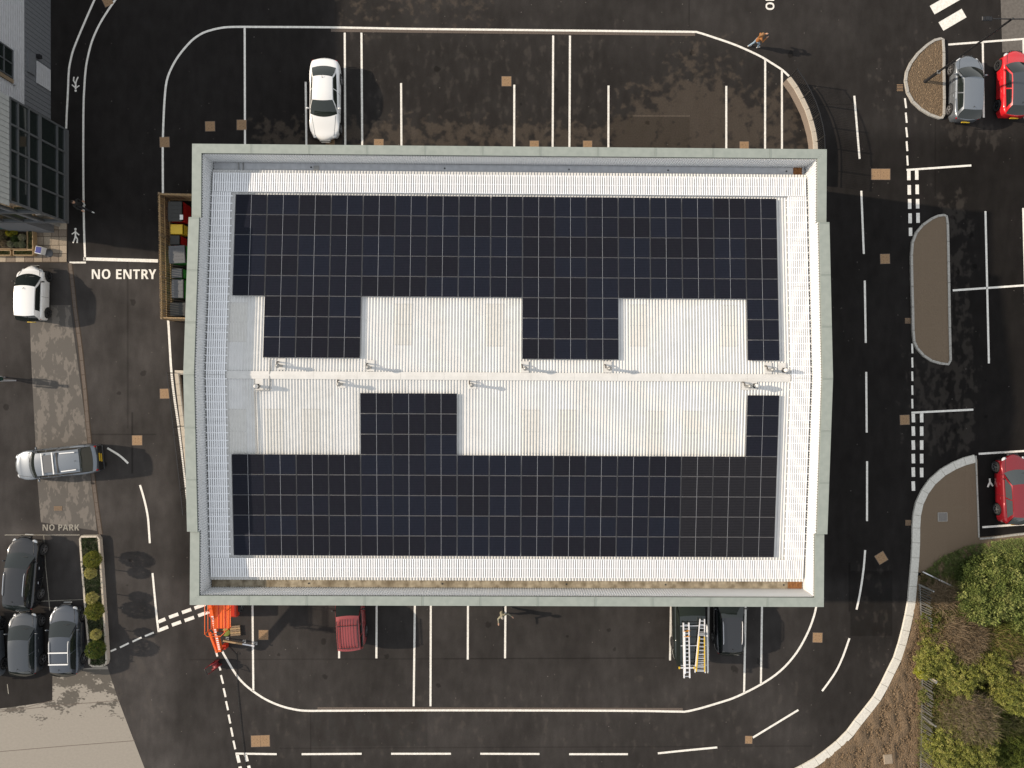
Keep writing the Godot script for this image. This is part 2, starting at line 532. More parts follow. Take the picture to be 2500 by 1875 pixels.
func walker_symbol(px: float, py: float, turn: float):
	var o := at(px, py)
	var b := Basis(Vector3.UP, turn)
	var s := mk()
	var k := 0.026
	var P := func(x, y): return o + b * Vector3(x * k, 0, y * k)
	ribbon(s, [P.call(0, -12), P.call(0, 2)], 0.1, 0.012)
	ribbon(s, [P.call(0, -9), P.call(-9, -3)], 0.07, 0.0135)
	ribbon(s, [P.call(0, -9), P.call(9, -1)], 0.07, 0.015)
	ribbon(s, [P.call(0, 1), P.call(-2, 9), P.call(-6, 18)], 0.085, 0.0165)
	ribbon(s, [P.call(0, 1), P.call(5, 9), P.call(4, 18)], 0.085, 0.018)
	var c := P.call(0, -15.5) as Vector3
	for q in 12:
		var a := TAU * q / 12
		var e := TAU * (q + 1) / 12
		tri(s, Vector3(c.x, 0.012, c.z), Vector3(c.x + cos(e) * 0.075, 0.012, c.z + sin(e) * 0.075), Vector3(c.x + cos(a) * 0.075, 0.012, c.z + sin(a) * 0.075))
	var mi := put(s, "painted_walker", M.paint, ground)
	mi.set_meta("label", "white painted walking figure symbol")

func manhole(px: float, py: float, wpx: float, hpx: float, turn: float, label: String, marks := true):
	var t := thing("manhole_cover", at(px, py), turn, label, "manhole cover", "rusty access covers in the asphalt")
	var w := wpx / 38.5
	var h := hpx / 38.5
	var s := mk()
	box(s, Vector3(0, 0.004, 0), Vector3(w + 0.05, 0.012, h + 0.05))
	put(s, "surround", M.setts, t)
	var n := 2 if wpx > 1.4 * hpx else 1
	for i in n:
		s = mk()
		cbox(s, Vector3((i - (n - 1) * 0.5) * w / n, 0.009, 0), Vector3(w / n - 0.014, 0.014, h), 0.004)
		put(s, "cover_plate", M.rust, t)
		if marks:
			s = mk()
			var cx := (i - (n - 1) * 0.5) * w / n
			for e in [[-0.12, -0.12], [0.12, 0.1], [-0.1, 0.13], [0.09, -0.1]]:
				lathe(s, [Vector2(0.018, 0.0), Vector2(0.018, 0.0185), Vector2(0, 0.0185)], Transform3D(Basis.IDENTITY, Vector3(cx + e[0], 0, e[1])), 8)
			put(s, "lifting_hole", M.rust_dark, t)

func grate(px: float, py: float, wpx: float, hpx: float, label: String):
	var t := thing("gully_grate", at(px, py), 0, label, "drain grate", "road gullies")
	var w := wpx / 38.5
	var h := hpx / 38.5
	var s := mk()
	box(s, Vector3(0, 0.003, 0), Vector3(w, 0.01, h))
	put(s, "pit", M.black, t)
	for i in 5:
		s = mk()
		box(s, Vector3(0, 0.012, -h * 0.5 + h * (i + 0.5) / 5), Vector3(w, 0.016, h / 11))
		put(s, "grate_bar", M.rust, t)

func kerb_run(outer: Array, w: float, h: float, side: float, m: Material, parent: Node, closed := false, called := "kerb_stone"):
	var n := outer.size()
	var inn := []
	for i in n:
		var p0: Vector3 = outer[(i - 1 + n) % n] if closed else outer[maxi(i - 1, 0)]
		var p1: Vector3 = outer[(i + 1) % n] if closed else outer[mini(i + 1, n - 1)]
		var d := (p1 - p0).normalized()
		inn.append(outer[i] + Vector3(-d.z, 0, d.x) * w * side)
	var cnt := n if closed else n - 1
	for i in cnt:
		var j := (i + 1) % n
		var a: Vector3 = outer[i].lerp(outer[j], 0.005)
		var b: Vector3 = outer[i].lerp(outer[j], 0.995)
		var c: Vector3 = inn[i].lerp(inn[j], 0.992)
		var d: Vector3 = inn[i].lerp(inn[j], 0.008)
		var s := mk()
		var up := Vector3(0, h, 0)
		var ch := 0.02
		var lo := [a, b, c, d]
		if side < 0: lo = [b, a, d, c]
		var hi := []
		var cen: Vector3 = (a + b + c + d) * 0.25
		for v in lo: hi.append(v.lerp(cen, ch / maxf(0.05, (v - cen).length())) + up)
		var md := []
		for v in lo: md.append(v + Vector3(0, h - ch, 0))
		for q in 4:
			var r := (q + 1) % 4
			quad(s, lo[r], lo[q], md[q], md[r])
			quad(s, md[r], md[q], hi[q], hi[r])
		quad(s, hi[3], hi[2], hi[1], hi[0])
		put(s, called, m, parent)
	return inn

func make_ground():
	var gm := StandardMaterial3D.new()
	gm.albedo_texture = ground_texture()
	gm.roughness = 0.86
	gm.metallic_specular = 0.05
	var s := mk()
	var A := 204.0
	var B := 153.0
	for v in [[-1, -1], [1, -1], [1, 1], [-1, -1], [1, 1], [-1, 1]]:
		s.set_uv(Vector2((v[0] * A + 34.0) / 68.0, (v[1] * B + 25.5) / 51.0))
		s.add_vertex(Vector3(v[0] * A, 0, v[1] * B))
	s.generate_normals()
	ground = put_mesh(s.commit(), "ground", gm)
	tag(ground, "dark asphalt car park and service road", "", "", "structure")
	M.asphalt = gm

	# old concrete strip with damp patches, along the channel on the west side
	var cm := StandardMaterial3D.new()
	cm.albedo_texture = wet_concrete_texture()
	cm.roughness = 0.75
	var strip := sheet(pts([72, 745, 172, 745, 178, 800, 198, 945, 216, 1090, 236, 1290, 236, 1296, 100, 1275, 92, 1180, 84, 1030, 76, 870]), 0.005, "concrete_strip", cm, self, at(60, 740), Vector2(7.5, 15.0))
	tag(strip, "pale concrete strip with damp patches beside the drainage channel", "", "", "structure")
	var am := StandardMaterial3D.new()
	am.albedo_texture = apron_texture()
	am.roughness = 0.85
	var apron := sheet(pts([128, 1640, 262, 1626, 290, 1711, 320, 1790, 353, 1875, 375, 1935, -80, 1935, -80, 1735, 0, 1730, 60, 1722, 128, 1712]), 0.005, "concrete_apron", am, self, at(-80, 1635), Vector2(11.5, 7.4))
	tag(apron, "light concrete apron with dark damp stains", "", "", "structure")
	for jn in [[-60, 1745, 140, 1722, 292, 1710], [-60, 1840, 150, 1822, 330, 1808], [-60, 1738, 60, 1728, 128, 1710]]:
		s = mk()
		ribbon(s, pts(jn), 0.035, 0.008)
		put(s, "joint_filler", M.setts, apron)
	# paler tarmac at the north east edge of the frame
	var ne := sheet(pts([2441, -60, 2620, -60, 2620, 118, 2447, 128]), 0.005, "tarmac_patch", tmat(noise_tex(0.03, Color(0.09, 0.08, 0.07), Color(0.14, 0.125, 0.11), 256, 5, 95), 0.5, 0.9), self, at(2441, -60), Vector2(5, 5))
	tag(ne, "paler tarmac at the top right corner", "", "", "structure")

	# drainage channel of small setts running down the west side
	var ch := struct_node("drain_channel", "narrow brown drainage channel between old and new surfacing")
	var cpath := pts([171, 642, 178, 700, 183, 750, 196, 845, 207, 950, 214, 1030, 220, 1088, 229, 1180, 238, 1250, 246, 1305])
	for i in cpath.size() - 1:
		var parts := 3
		for k in parts:
			s = mk()
			ribbon(s, [cpath[i].lerp(cpath[i + 1], (k + 0.02) / parts), cpath[i].lerp(cpath[i + 1], (k + 0.98) / parts)], 0.2, 0.016)
			put(s, "channel_stone", M.setts, ch)
	s = mk()
	ribbon(s, cpath, 0.3, 0.006)
	put(s, "channel_bed", M.rust_dark, ch)

	# brown sett strips inside the outer bay lines
	for q in [[808, 74, 1697, 84], [775, 1730, 1667, 1732]]:
		var st := struct_node("sett_strip", "thin brown sett strip beside the white bay outline, %s the building" % ("above" if q[1] < 900 else "below"))
		var p := pts(q)
		for i in 24:
			s = mk()
			ribbon(s, [p[0].lerp(p[1], (i + 0.004) / 24.0), p[0].lerp(p[1], (i + 0.996) / 24.0)], 0.19, 0.007)
			put(s, "sett_row", M.setts, st)
	make_markings()
	make_covers()
	make_islands()
	make_paving()

func make_markings():
	# footway and outline of the bays round the building
	line([236, -12, 214, 38, 196, 80, 180, 120, 172, 150, 168, 178, 166, 226, 163, 283, 162, 314], 0.125, true)
	line([290, -12, 263, 27, 243, 60, 227, 95, 218, 125, 210, 165, 206, 215, 204, 270, 203.5, 375, 204, 460, 205.5, 560, 208, 636], 0.125, true)
	line([398, 476, 397.5, 375, 398, 332, 401.6, 249, 407, 199, 418.5, 167, 436.6, 136, 461.5, 106, 480, 90, 502, 78, 535.6, 69, 568, 66, 644, 66, 807, 67, 1000, 70.5, 1228, 73, 1600, 77, 1690, 78, 1706, 80, 1744, 92, 1798, 111, 1853, 136, 1885, 155, 1909.5, 171, 1926, 186], 0.13, true)
	line([410, 776, 412, 800, 415, 852, 418.5, 906, 425, 965, 436, 1040, 449, 1143, 460, 1246], 0.14, true)
	line([534, 1572, 540, 1585, 555, 1612, 576.6, 1647, 595.6, 1669, 618.7, 1688, 650, 1708, 685, 1723, 717.7, 1731.5, 747.5, 1735, 812.6, 1735, 1060, 1734, 1500, 1735, 1652, 1737, 1673.6, 1737, 1706, 1730, 1744, 1719, 1785, 1706, 1817, 1692, 1858, 1670.5, 1893, 1647.5, 1923, 1620, 1950, 1585, 1972, 1544, 1985.5, 1509, 1992, 1483, 1997, 1450], 0.13, true)
	line([170, 641, 210, 641], 0.11)
	line([204, 632, 386, 637], 0.2)
	for b in [[597.5, 68, 598.5, 435], [746.4, 200, 749, 435], [841.7, 80, 843.5, 440], [882.5, 80, 885, 440], [979.3, 203, 980.5, 440], [1255.6, 207, 1255, 440], [1350.5, 87, 1348.8, 440], [1391.5, 87, 1389.8, 440], [1485.5, 209, 1485, 440], [1773, 210, 1773, 440], [1868, 146, 1867.5, 440], [1908.7, 173, 1909, 440],
			[616, 1420, 618.7, 1687], [828, 1420, 828, 1607], [920, 1420, 919, 1607], [1013.5, 1420, 1010, 1724], [1052, 1420, 1051, 1724], [1142.8, 1420, 1142, 1610], [1234.5, 1420, 1233, 1607], [1639, 1420, 1635.6, 1612], [1731, 1420, 1728, 1612], [1821.5, 1420, 1816.5, 1691], [1861, 1420, 1857.5, 1670],
			[2085.5, 234, 2098.4, 388], [2102.6, 466, 2108.7, 620], [2111, 685, 2113.5, 837], [2114.6, 908, 2115.8, 1056], [2116.7, 1126, 2116.5, 1272],
			[1949, 1733, 1838, 1800.5], [1389.5, 1841, 1533, 1841], [1172.6, 1840, 1317, 1840.5], [955, 1840, 1101, 1840], [736.6, 1841, 883, 1840], [575, 1839.5, 675.6, 1841],
			[2213, 415, 2371, 404], [2225, 1007.5, 2376, 1000], [2405.6, 515.7, 2414, 887], [2326, 709, 2540, 694], [2497.6, 508, 2504, 760], [2389, 1108, 2540, 1098.5], [2398, 1287, 2540, 1277], [2315, 109, 2540, 92], [2399, 103, 2401.5, 287], [2498, 97, 2502, 290]]:
		line(b)
	line([2112, 1343, 2108, 1390, 2100, 1445, 2091, 1488], 0.125, true)
	line([2073.6, 1558, 2056, 1607, 2037, 1645, 2007, 1687], 0.125, true)
	line([1751, 1824.5, 1663, 1833, 1606, 1839], 0.125, true)
	line([262.4, 1094, 292, 1112, 313, 1131], 0.125, true)
	line([342, 1184, 353, 1222, 361, 1261, 364, 1297, 366, 1326], 0.125, true)
	line([372.6, 1399, 382, 1498, 387.5, 1543], 0.125, true)
	# give way dashes, west and south west
	for b in [[270, 1590, 284, 1584], [293, 1580.5, 314.5, 1570], [323.5, 1566.5, 346, 1556], [354, 1553, 375.6, 1544]]: line(b, 0.11)
	for b in [[388, 1539, 410.6, 1530], [420, 1526, 442, 1518], [451, 1515, 474, 1507], [484, 1503, 512, 1493], [387, 1518, 404, 1511], [413, 1507, 435.5, 1499], [444.6, 1495.5, 467, 1487.5], [475, 1484.5, 502, 1475]]: line(b, 0.215)
	for b in [[526, 1585, 531, 1602.6], [534.6, 1624, 538.6, 1636.5], [539.5, 1648, 545, 1669], [546, 1680, 551, 1701.6], [552, 1711.7, 557, 1733.7], [558, 1744.5, 562.5, 1766], [564, 1776, 568.5, 1798], [570, 1808, 574.5, 1829]]: line(b, 0.12)
	for b in [[579, 1841, 584, 1861.7], [599, 1841, 604, 1858.5], [586, 1871, 590, 1890], [607, 1869, 612, 1890]]: line(b, 0.2)
	# edge dashes on the east side
	for b in [[2209, 240, 2212, 264], [2211, 275, 2213.5, 300], [2212, 311, 2214.6, 335], [2213, 345, 2215, 369], [2214.5, 380, 2216, 404]]: line(b, 0.115)
	for y in [[839, 862.6], [873, 897], [907, 930], [941, 964], [974, 997]]: line([2226.8, y[0], 2227.5, y[1]], 0.115)
	for y in [[417, 440], [452, 475.5], [486, 510], [521, 545], [556, 576]]: line([2216 + (y[0] - 417) * 0.03 + 2.5, y[0], 2218.7 + (y[0] - 417) * 0.03, y[1]], 0.22)
	for y in [[415.5, 439], [451, 474], [486, 509], [520, 544]]: line([2237.8 + (y[0] - 415) * 0.03, y[0], 2238 + (y[0] - 415) * 0.03, y[1]], 0.22)
	for y in [[1009, 1031], [1041, 1064], [1075, 1098], [1108, 1131], [1141, 1164], [1175, 1198]]: line([2229.2, y[0], 2230, y[1]], 0.22)
	for y in [[1009, 1031], [1041, 1064], [1075, 1098], [1108, 1131], [1142, 1165]]: line([2249.8, y[0], 2250, y[1]], 0.22)
	# crossing bars
	for q in [[2275.5, 25, 2342, -13], [2297, 65, 2353.5, 32]]: line(q, 0.62)
	# faded bay lines in the west car park
	for b in [[12, 1306, 195, 1306], [107, 1306, 112, 1385], [112, 1385, 122, 1490], [95, 1468, 215, 1463], [30, 1470, 30, 1490], [18, 1670, 21, 1694]]: line(b, 0.05, false, M.paint_old)
	painted_text("NO ENTRY", at(301.5, 670), 4.05, 0, M.paint, "white painted words NO ENTRY")
	painted_text("NO PARK", at(148, 1288), 2.3, 0, M.paint_old, "worn painted words NO PARK")
	painted_text("NO", at(1879, 4), 1.05, -PI / 2, M.paint, "white painted letters NO read from the side")
	walker_symbol(185, 206, PI)
	walker_symbol(184.5, 575, 0)
	# painted figure in the bay beside the maroon car
	var s := mk()
	ribbon(s, pts([2416, 1168, 2416.5, 1177, 2411, 1189]), 0.11, 0.012)
	ribbon(s, pts([2417, 1177, 2424, 1187]), 0.11, 0.0135)
	put(s, "painted_bay_symbol", M.paint, ground)

func make_covers():
	for c in [[263, 3, 22, 22, 0.45, "brown square cover by the curved footway lines at the top"], [402, 347, 23, 24, 0.03, "brown square cover set in the curved bay outline"], [513, 308.5, 23, 23, 0.02, "brown square cover left of the first bay line"], [590, 305, 23, 24, 0, "brown square cover overlapping the first bay line"],
			[806, 352, 22, 24, 0, "brown square cover under the white saloon's nose"], [925, 352, 23, 24, 0, "brown square cover by the wall right of the white saloon's shadow"], [1236.6, 198.6, 23, 23, 0, "brown square cover alone in the middle of the upper bays"], [1304.6, 356, 22, 24, 0, "brown square cover by the wall left of the paired bay lines"], [1434.6, 356, 22, 24, 0, "brown square cover by the wall right of the paired bay lines"], [1817, 358, 22, 24, 0, "brown square cover by the wall in the dusty corner bay"],
			[1996, 1556.5, 23, 23, -0.03, "brown square cover outside the lower right bay curve"], [1828, 1806, 17, 18, -0.03, "small brown cover at the end of a centre dash"], [643.5, 1550, 23, 23, 0, "brown square cover below the orange lift"], [636, 1809, 45, 27, 0.03, "wide double cover near the bottom road dashes"], [2150, 425.5, 46, 26, 0, "wide double cover on the right-hand road"], [2160.6, 632, 23, 23, 0.03, "brown square cover left of the long island"], [2208.7, 1025, 23, 23, 0.04, "brown square cover beside the double give way dashes"], [2151.5, 1362, 24, 24, 0.55, "tilted brown square cover near the curved kerb"], [402.5, 961, 23, 23, 0.02, "orange-brown cover beside the left wall railing"], [335, 1075, 24, 23, 0.01, "orange-brown cover behind the silver pickup"]]:
		manhole(c[0], c[1], c[2], c[3], c[4], c[5])
	grate(2197, 214.5, 15, 18, "rusty road grate against the half round island")
	grate(2216, 783, 14, 14, "dull road grate against the long island")
	grate(2217, 1276, 14, 14, "rusty road grate against the big curved kerb")
	grate(142, 1241, 20, 11, "dark drain grate in the damp concrete strip")

func clods(called: String, parent: Node, poly: PackedVector2Array, n: int, y: float, size: float, cols: Array, sd: int):
	var r := RandomNumberGenerator.new()
	r.seed = sd
	var s := mk()
	var ico := []
	for v in [Vector3(0, 0.7, 0), Vector3(0.9, 0, 0.2), Vector3(0.2, 0.1, 0.8), Vector3(-0.8, 0, 0.3), Vector3(-0.4, 0.1, -0.8), Vector3(0.6, 0, -0.7)]: ico.append(v)
	for i in 5:
		tri(s, ico[0], ico[1 + (i + 1) % 5], ico[1 + i])
		tri(s, Vector3(0, -0.5, 0), ico[1 + i], ico[1 + (i + 1) % 5])
	var mm := MultiMesh.new()
	mm.transform_format = MultiMesh.TRANSFORM_3D
	mm.use_colors = true
	mm.mesh = fin(s)
	var bb := Rect2(poly[0], Vector2.ZERO)
	for p in poly: bb = bb.expand(p)
	var xs := []
	var guard := 0
	while xs.size() < n and guard < n * 8:
		guard += 1
		var p := Vector2(r.randf_range(bb.position.x, bb.end.x), r.randf_range(bb.position.y, bb.end.y))
		if Geometry2D.is_point_in_polygon(p, poly): xs.append(p)
	mm.instance_count = xs.size()
	for i in xs.size():
		var k := size * r.randf_range(0.3, 1.0) * r.randf_range(0.5, 1.3)
		mm.set_instance_transform(i, Transform3D(Basis(Vector3.UP, r.randf() * TAU) * Basis.from_scale(Vector3(k, k * r.randf_range(0.4, 0.9), k * r.randf_range(0.6, 1.2))), Vector3(xs[i].x, y, xs[i].y)))
		var c: Color = cols[r.randi() % cols.size()]
		mm.set_instance_color(i, c * r.randf_range(0.75, 1.2))
	var o := MultiMeshInstance3D.new()
	o.multimesh = mm
	o.material_override = M.twig
	o.name = called if parent != self else numbered(called)
	parent.add_child(o, true)
	o.set_meta("kind", "stuff")
	return o

func island(outer_px: Array, w: float, label: String, soil: Material, nclods: int, csize: float, sd: int):
	var outer := pts(outer_px)
	var p2 := PackedVector2Array()
	for v in outer: p2.append(Vector2(v.x, v.z))
	var side := 1.0 if not Geometry2D.is_polygon_clockwise(p2) else -1.0
	var t := Node3D.new()
	t.name = numbered("traffic_island")
	add_child(t)
	tag(t, label, "traffic island", "kerbed islands on the east side")
	var inn = kerb_run(outer, w, 0.13, -side, M.kerb_grey, t, true)
	# which way is in? test with the polygon
	if not Geometry2D.is_point_in_polygon(Vector2(inn[2].x, inn[2].z), p2):
		for c in t.get_children(): c.free()
		inn = kerb_run(outer, w, 0.13, side, M.kerb_grey, t, true)
	var s := mk()
	slab(s, inn, 0.0, 0.09)
	put(s, "soil", soil, t)
	var ip := PackedVector2Array()
	for v in inn: ip.append(Vector2(v.x, v.z))
	var cl = clods("soil_clods", t, ip, nclods, 0.09, csize, [Color(0.2, 0.14, 0.085), Color(0.17, 0.12, 0.075), Color(0.22, 0.16, 0.1)], sd)
	return t

func make_islands():
	island([2294, 93, 2303, 97, 2305, 130, 2305, 170, 2305.5, 210, 2306, 245, 2305, 282, 2300, 291, 2290, 292, 2267, 284, 2244, 270, 2224, 251, 2211.5, 228.5, 2206, 199, 2209, 176, 2219, 154, 2237.5, 129, 2260, 108.6, 2278, 97], 0.16, "half round kerbed island of bare earth holding the lamp post", M.soil, 600, 0.06, 301)
	island([2302, 523, 2311, 527, 2314, 547, 2315, 590, 2316, 640, 2317, 690, 2318, 750, 2319, 800, 2320, 845, 2321, 880, 2314, 892, 2294, 890, 2271.5, 883.5, 2251, 870, 2235, 852, 2227, 834, 2224.5, 806.5, 2223.5, 750, 2222, 700, 2221, 650, 2220.6, 624, 2223, 592, 2233, 567, 2249, 548, 2271.5, 532, 2287, 525], 0.15, "long narrow kerbed island of raked earth in building shade", M.soil_fine, 1400, 0.022, 302)
	# the big curved kerb and the ground behind it
	var k := struct_node("kerb", "long pale curved kerb of the right-hand road")
	var kp := pts([2376, 1110, 2350, 1117, 2323.5, 1128, 2294, 1145, 2267, 1169, 2248, 1195, 2234, 1224.5, 2227, 1256, 2225, 1288, 2224.7, 1324, 2223, 1360, 2220, 1395, 2217, 1430, 2214, 1466.6, 2208, 1500, 2200, 1536, 2191, 1570, 2180, 1604, 2164, 1636, 2149, 1667, 2131, 1699, 2110, 1726, 2085, 1757, 2066, 1783, 2041, 1808, 2015, 1829, 1988, 1849, 1956, 1867, 1922, 1884, 1885, 1900, 1846, 1912])
	var inn2 = kerb_run(kp, 0.5, 0.13, -1.0, M.kerb, k)
	# earth bed between the kerb and the maroon car's bay
	var bed := pts([2376, 1116, 2380, 1112, 2383, 1180, 2388, 1311, 2440, 1308, 2620, 1290, 2620, 1420, 2300, 1420, 2225, 1420])
	var poly := []
	for i in range(inn2.size()):
		if kp[i].z < at(0, 1425).z: poly.append(inn2[i])
	poly.reverse()
	var full := pts([2384, 1120, 2388, 1311, 2440, 1307, 2640, 1290, 2640, 1440])
	full.append_array(poly)
	var s := mk()
	slab(s, full, 0.0, 0.1)
	var eb := put(s, "earth_bed", M.soil_fine)
	tag(eb, "raked brown earth bed inside the curved kerb", "", "", "structure")
	var p2 := PackedVector2Array()
	for v in full: p2.append(Vector2(v.x, v.z))
	clods("soil_crumbs", eb, p2, 2600, 0.1, 0.022, [Color(0.19, 0.145, 0.1), Color(0.15, 0.11, 0.075)], 303)
	var ed := struct_node("edging_kerb", "thin pale edging round the maroon car's bay")
	kerb_run(pts([2381, 1112, 2383, 1160, 2385, 1210, 2387, 1260, 2388.5, 1312]), 0.09, 0.14, 1.0, M.kerb_grey, ed, false, "edging_stone")
	kerb_run(pts([2388.5, 1312, 2415, 1310, 2441, 1307, 2480, 1302, 2540, 1296]), 0.12, 0.15, 1.0, M.kerb_grey, ed, false, "edging_stone")
	# small square access frame in the earth
	var fr := thing("access_frame", at(2301, 1262, 0.1), 0.02, "grey square access frame sunk in the earth bed", "access cover")
	s = mk()
	box(s, Vector3(0, 0.0, 0), Vector3(0.58, 0.02, 0.55))
	put(s, "cover_plate", tmat(noise_tex(0.08, Color(0.1, 0.085, 0.07), Color(0.26, 0.25, 0.24), 128, 4, 97), 2.0, 0.9), fr)
	for q in [[0, -0.27, 0.6, 0.03], [0, 0.27, 0.6, 0.03], [-0.29, 0, 0.03, 0.54], [0.29, 0, 0.03, 0.54]]:
		s = mk()
		box(s, Vector3(q[0], 0.01, q[1]), Vector3(q[2], 0.03, q[3]))
		put(s, "frame_edge", M.kerb_grey, fr)

func make_paving():
	var pv := struct_node("pavement", "buff stone paving by the planters")
	var bed := mk()
	slab(bed, pts([-60, 541, 165, 541, 164, 641, -60, 641]), 0.0, 0.02)
	put(bed, "mortar_bed", M.rust_dark, pv)
	var mats := [M.slab_a, M.slab_a, M.slab_b, M.slab_c]
	var y := 542.0
	var rows := [19.0, 17.0, 21.0, 20.0, 21.0]
	for r in rows.size():
		var x := 164.0
		var k := 0
		while x > -50:
			var w := rng.randf_range(16, 23)
			if r == 4: w = rng.randf_range(19, 24)
			var s := mk()
			var p := pts([x - w + 0.6, y + 0.6, x - 0.6, y + 0.6, x - 0.6, y + rows[r] - 0.6, x - w + 0.6, y + rows[r] - 0.6])
			slab(s, p, 0.015, 0.035 + rng.randf() * 0.006)
			put(s, "paving_slab", mats[rng.randi() % 4], pv)
			x -= w
			k += 1
		y += rows[r]

# ---------- the building with the solar roof ----------
const BA := 17.21      # half length to the outer coping edge
const BB := 12.466     # half width
const EAVE := 5.15     # roof sheet height at the gutters
const SLOPE := 0.07
const RZ := 11.46      # gutter edge of the roof sheets
var bx := Transform3D(Basis(Vector3.UP, -0.0059), Vector3(0.193, 0, -0.3485))

func roof_y(z: float) -> float:
	return EAVE + (RZ - absf(z)) * SLOPE

func coping_y(z: float) -> float:
	return 6.5 if absf(z) > 8.45 else 6.5 + 0.24 + (8.45 - absf(z)) * 0.064

# trapezoid sheeting: profile runs along x from 0 to w, the sheet runs from (y0,z0) to (y1,z1)
func rib_sheet(w: float, pitch: float, h: float, z0: float, y0: float, z1: float, y1: float, thick := 0.0) -> SurfaceTool:
	var s := mk()
	var prof := []
	var n := int(round(w / pitch))
	var p := w / n
	for i in n:
		prof.append_array([Vector2(i * p, 0), Vector2(i * p + p * 0.42, 0), Vector2(i * p + p * 0.58, h), Vector2(i * p + p * 0.84, h)])
	prof.append(Vector2(w, 0))
	for i in prof.size() - 1:
		var a: Vector2 = prof[i]
		var b: Vector2 = prof[i + 1]
		quad(s, Vector3(a.x, y0 + a.y, z0), Vector3(a.x, y1 + a.y, z1), Vector3(b.x, y1 + b.y, z1), Vector3(b.x, y0 + b.y, z0))
		if thick > 0:
			quad(s, Vector3(b.x, y1 + b.y, z1), Vector3(a.x, y1 + a.y, z1), Vector3(a.x, y1 - thick, z1), Vector3(b.x, y1 - thick, z1))
	return s

func cladding_panel(w: float, h0: float, hl: float, hr: float, pitch: float, d: float) -> Mesh:
	# vertical ribbed wall panel in the xy plane, ribs toward +z
	var s := mk()
	var n := maxi(1, int(round(w / pitch)))
	var p := w / n
	for i in n:
		var xs := [i * p, i * p + p * 0.6, i * p + p * 0.68, i * p + p * 0.92, i * p + p]
		var zs := [0.0, 0.0, d, d, 0.0]
		for k in 4:
			var ta: float = lerpf(hl, hr, xs[k] / w)
			var tb: float = lerpf(hl, hr, xs[k + 1] / w)
			quad(s, Vector3(xs[k], h0, zs[k]), Vector3(xs[k + 1], h0, zs[k + 1]), Vector3(xs[k + 1], tb, zs[k + 1]), Vector3(xs[k], ta, zs[k]))
	return fin(s)

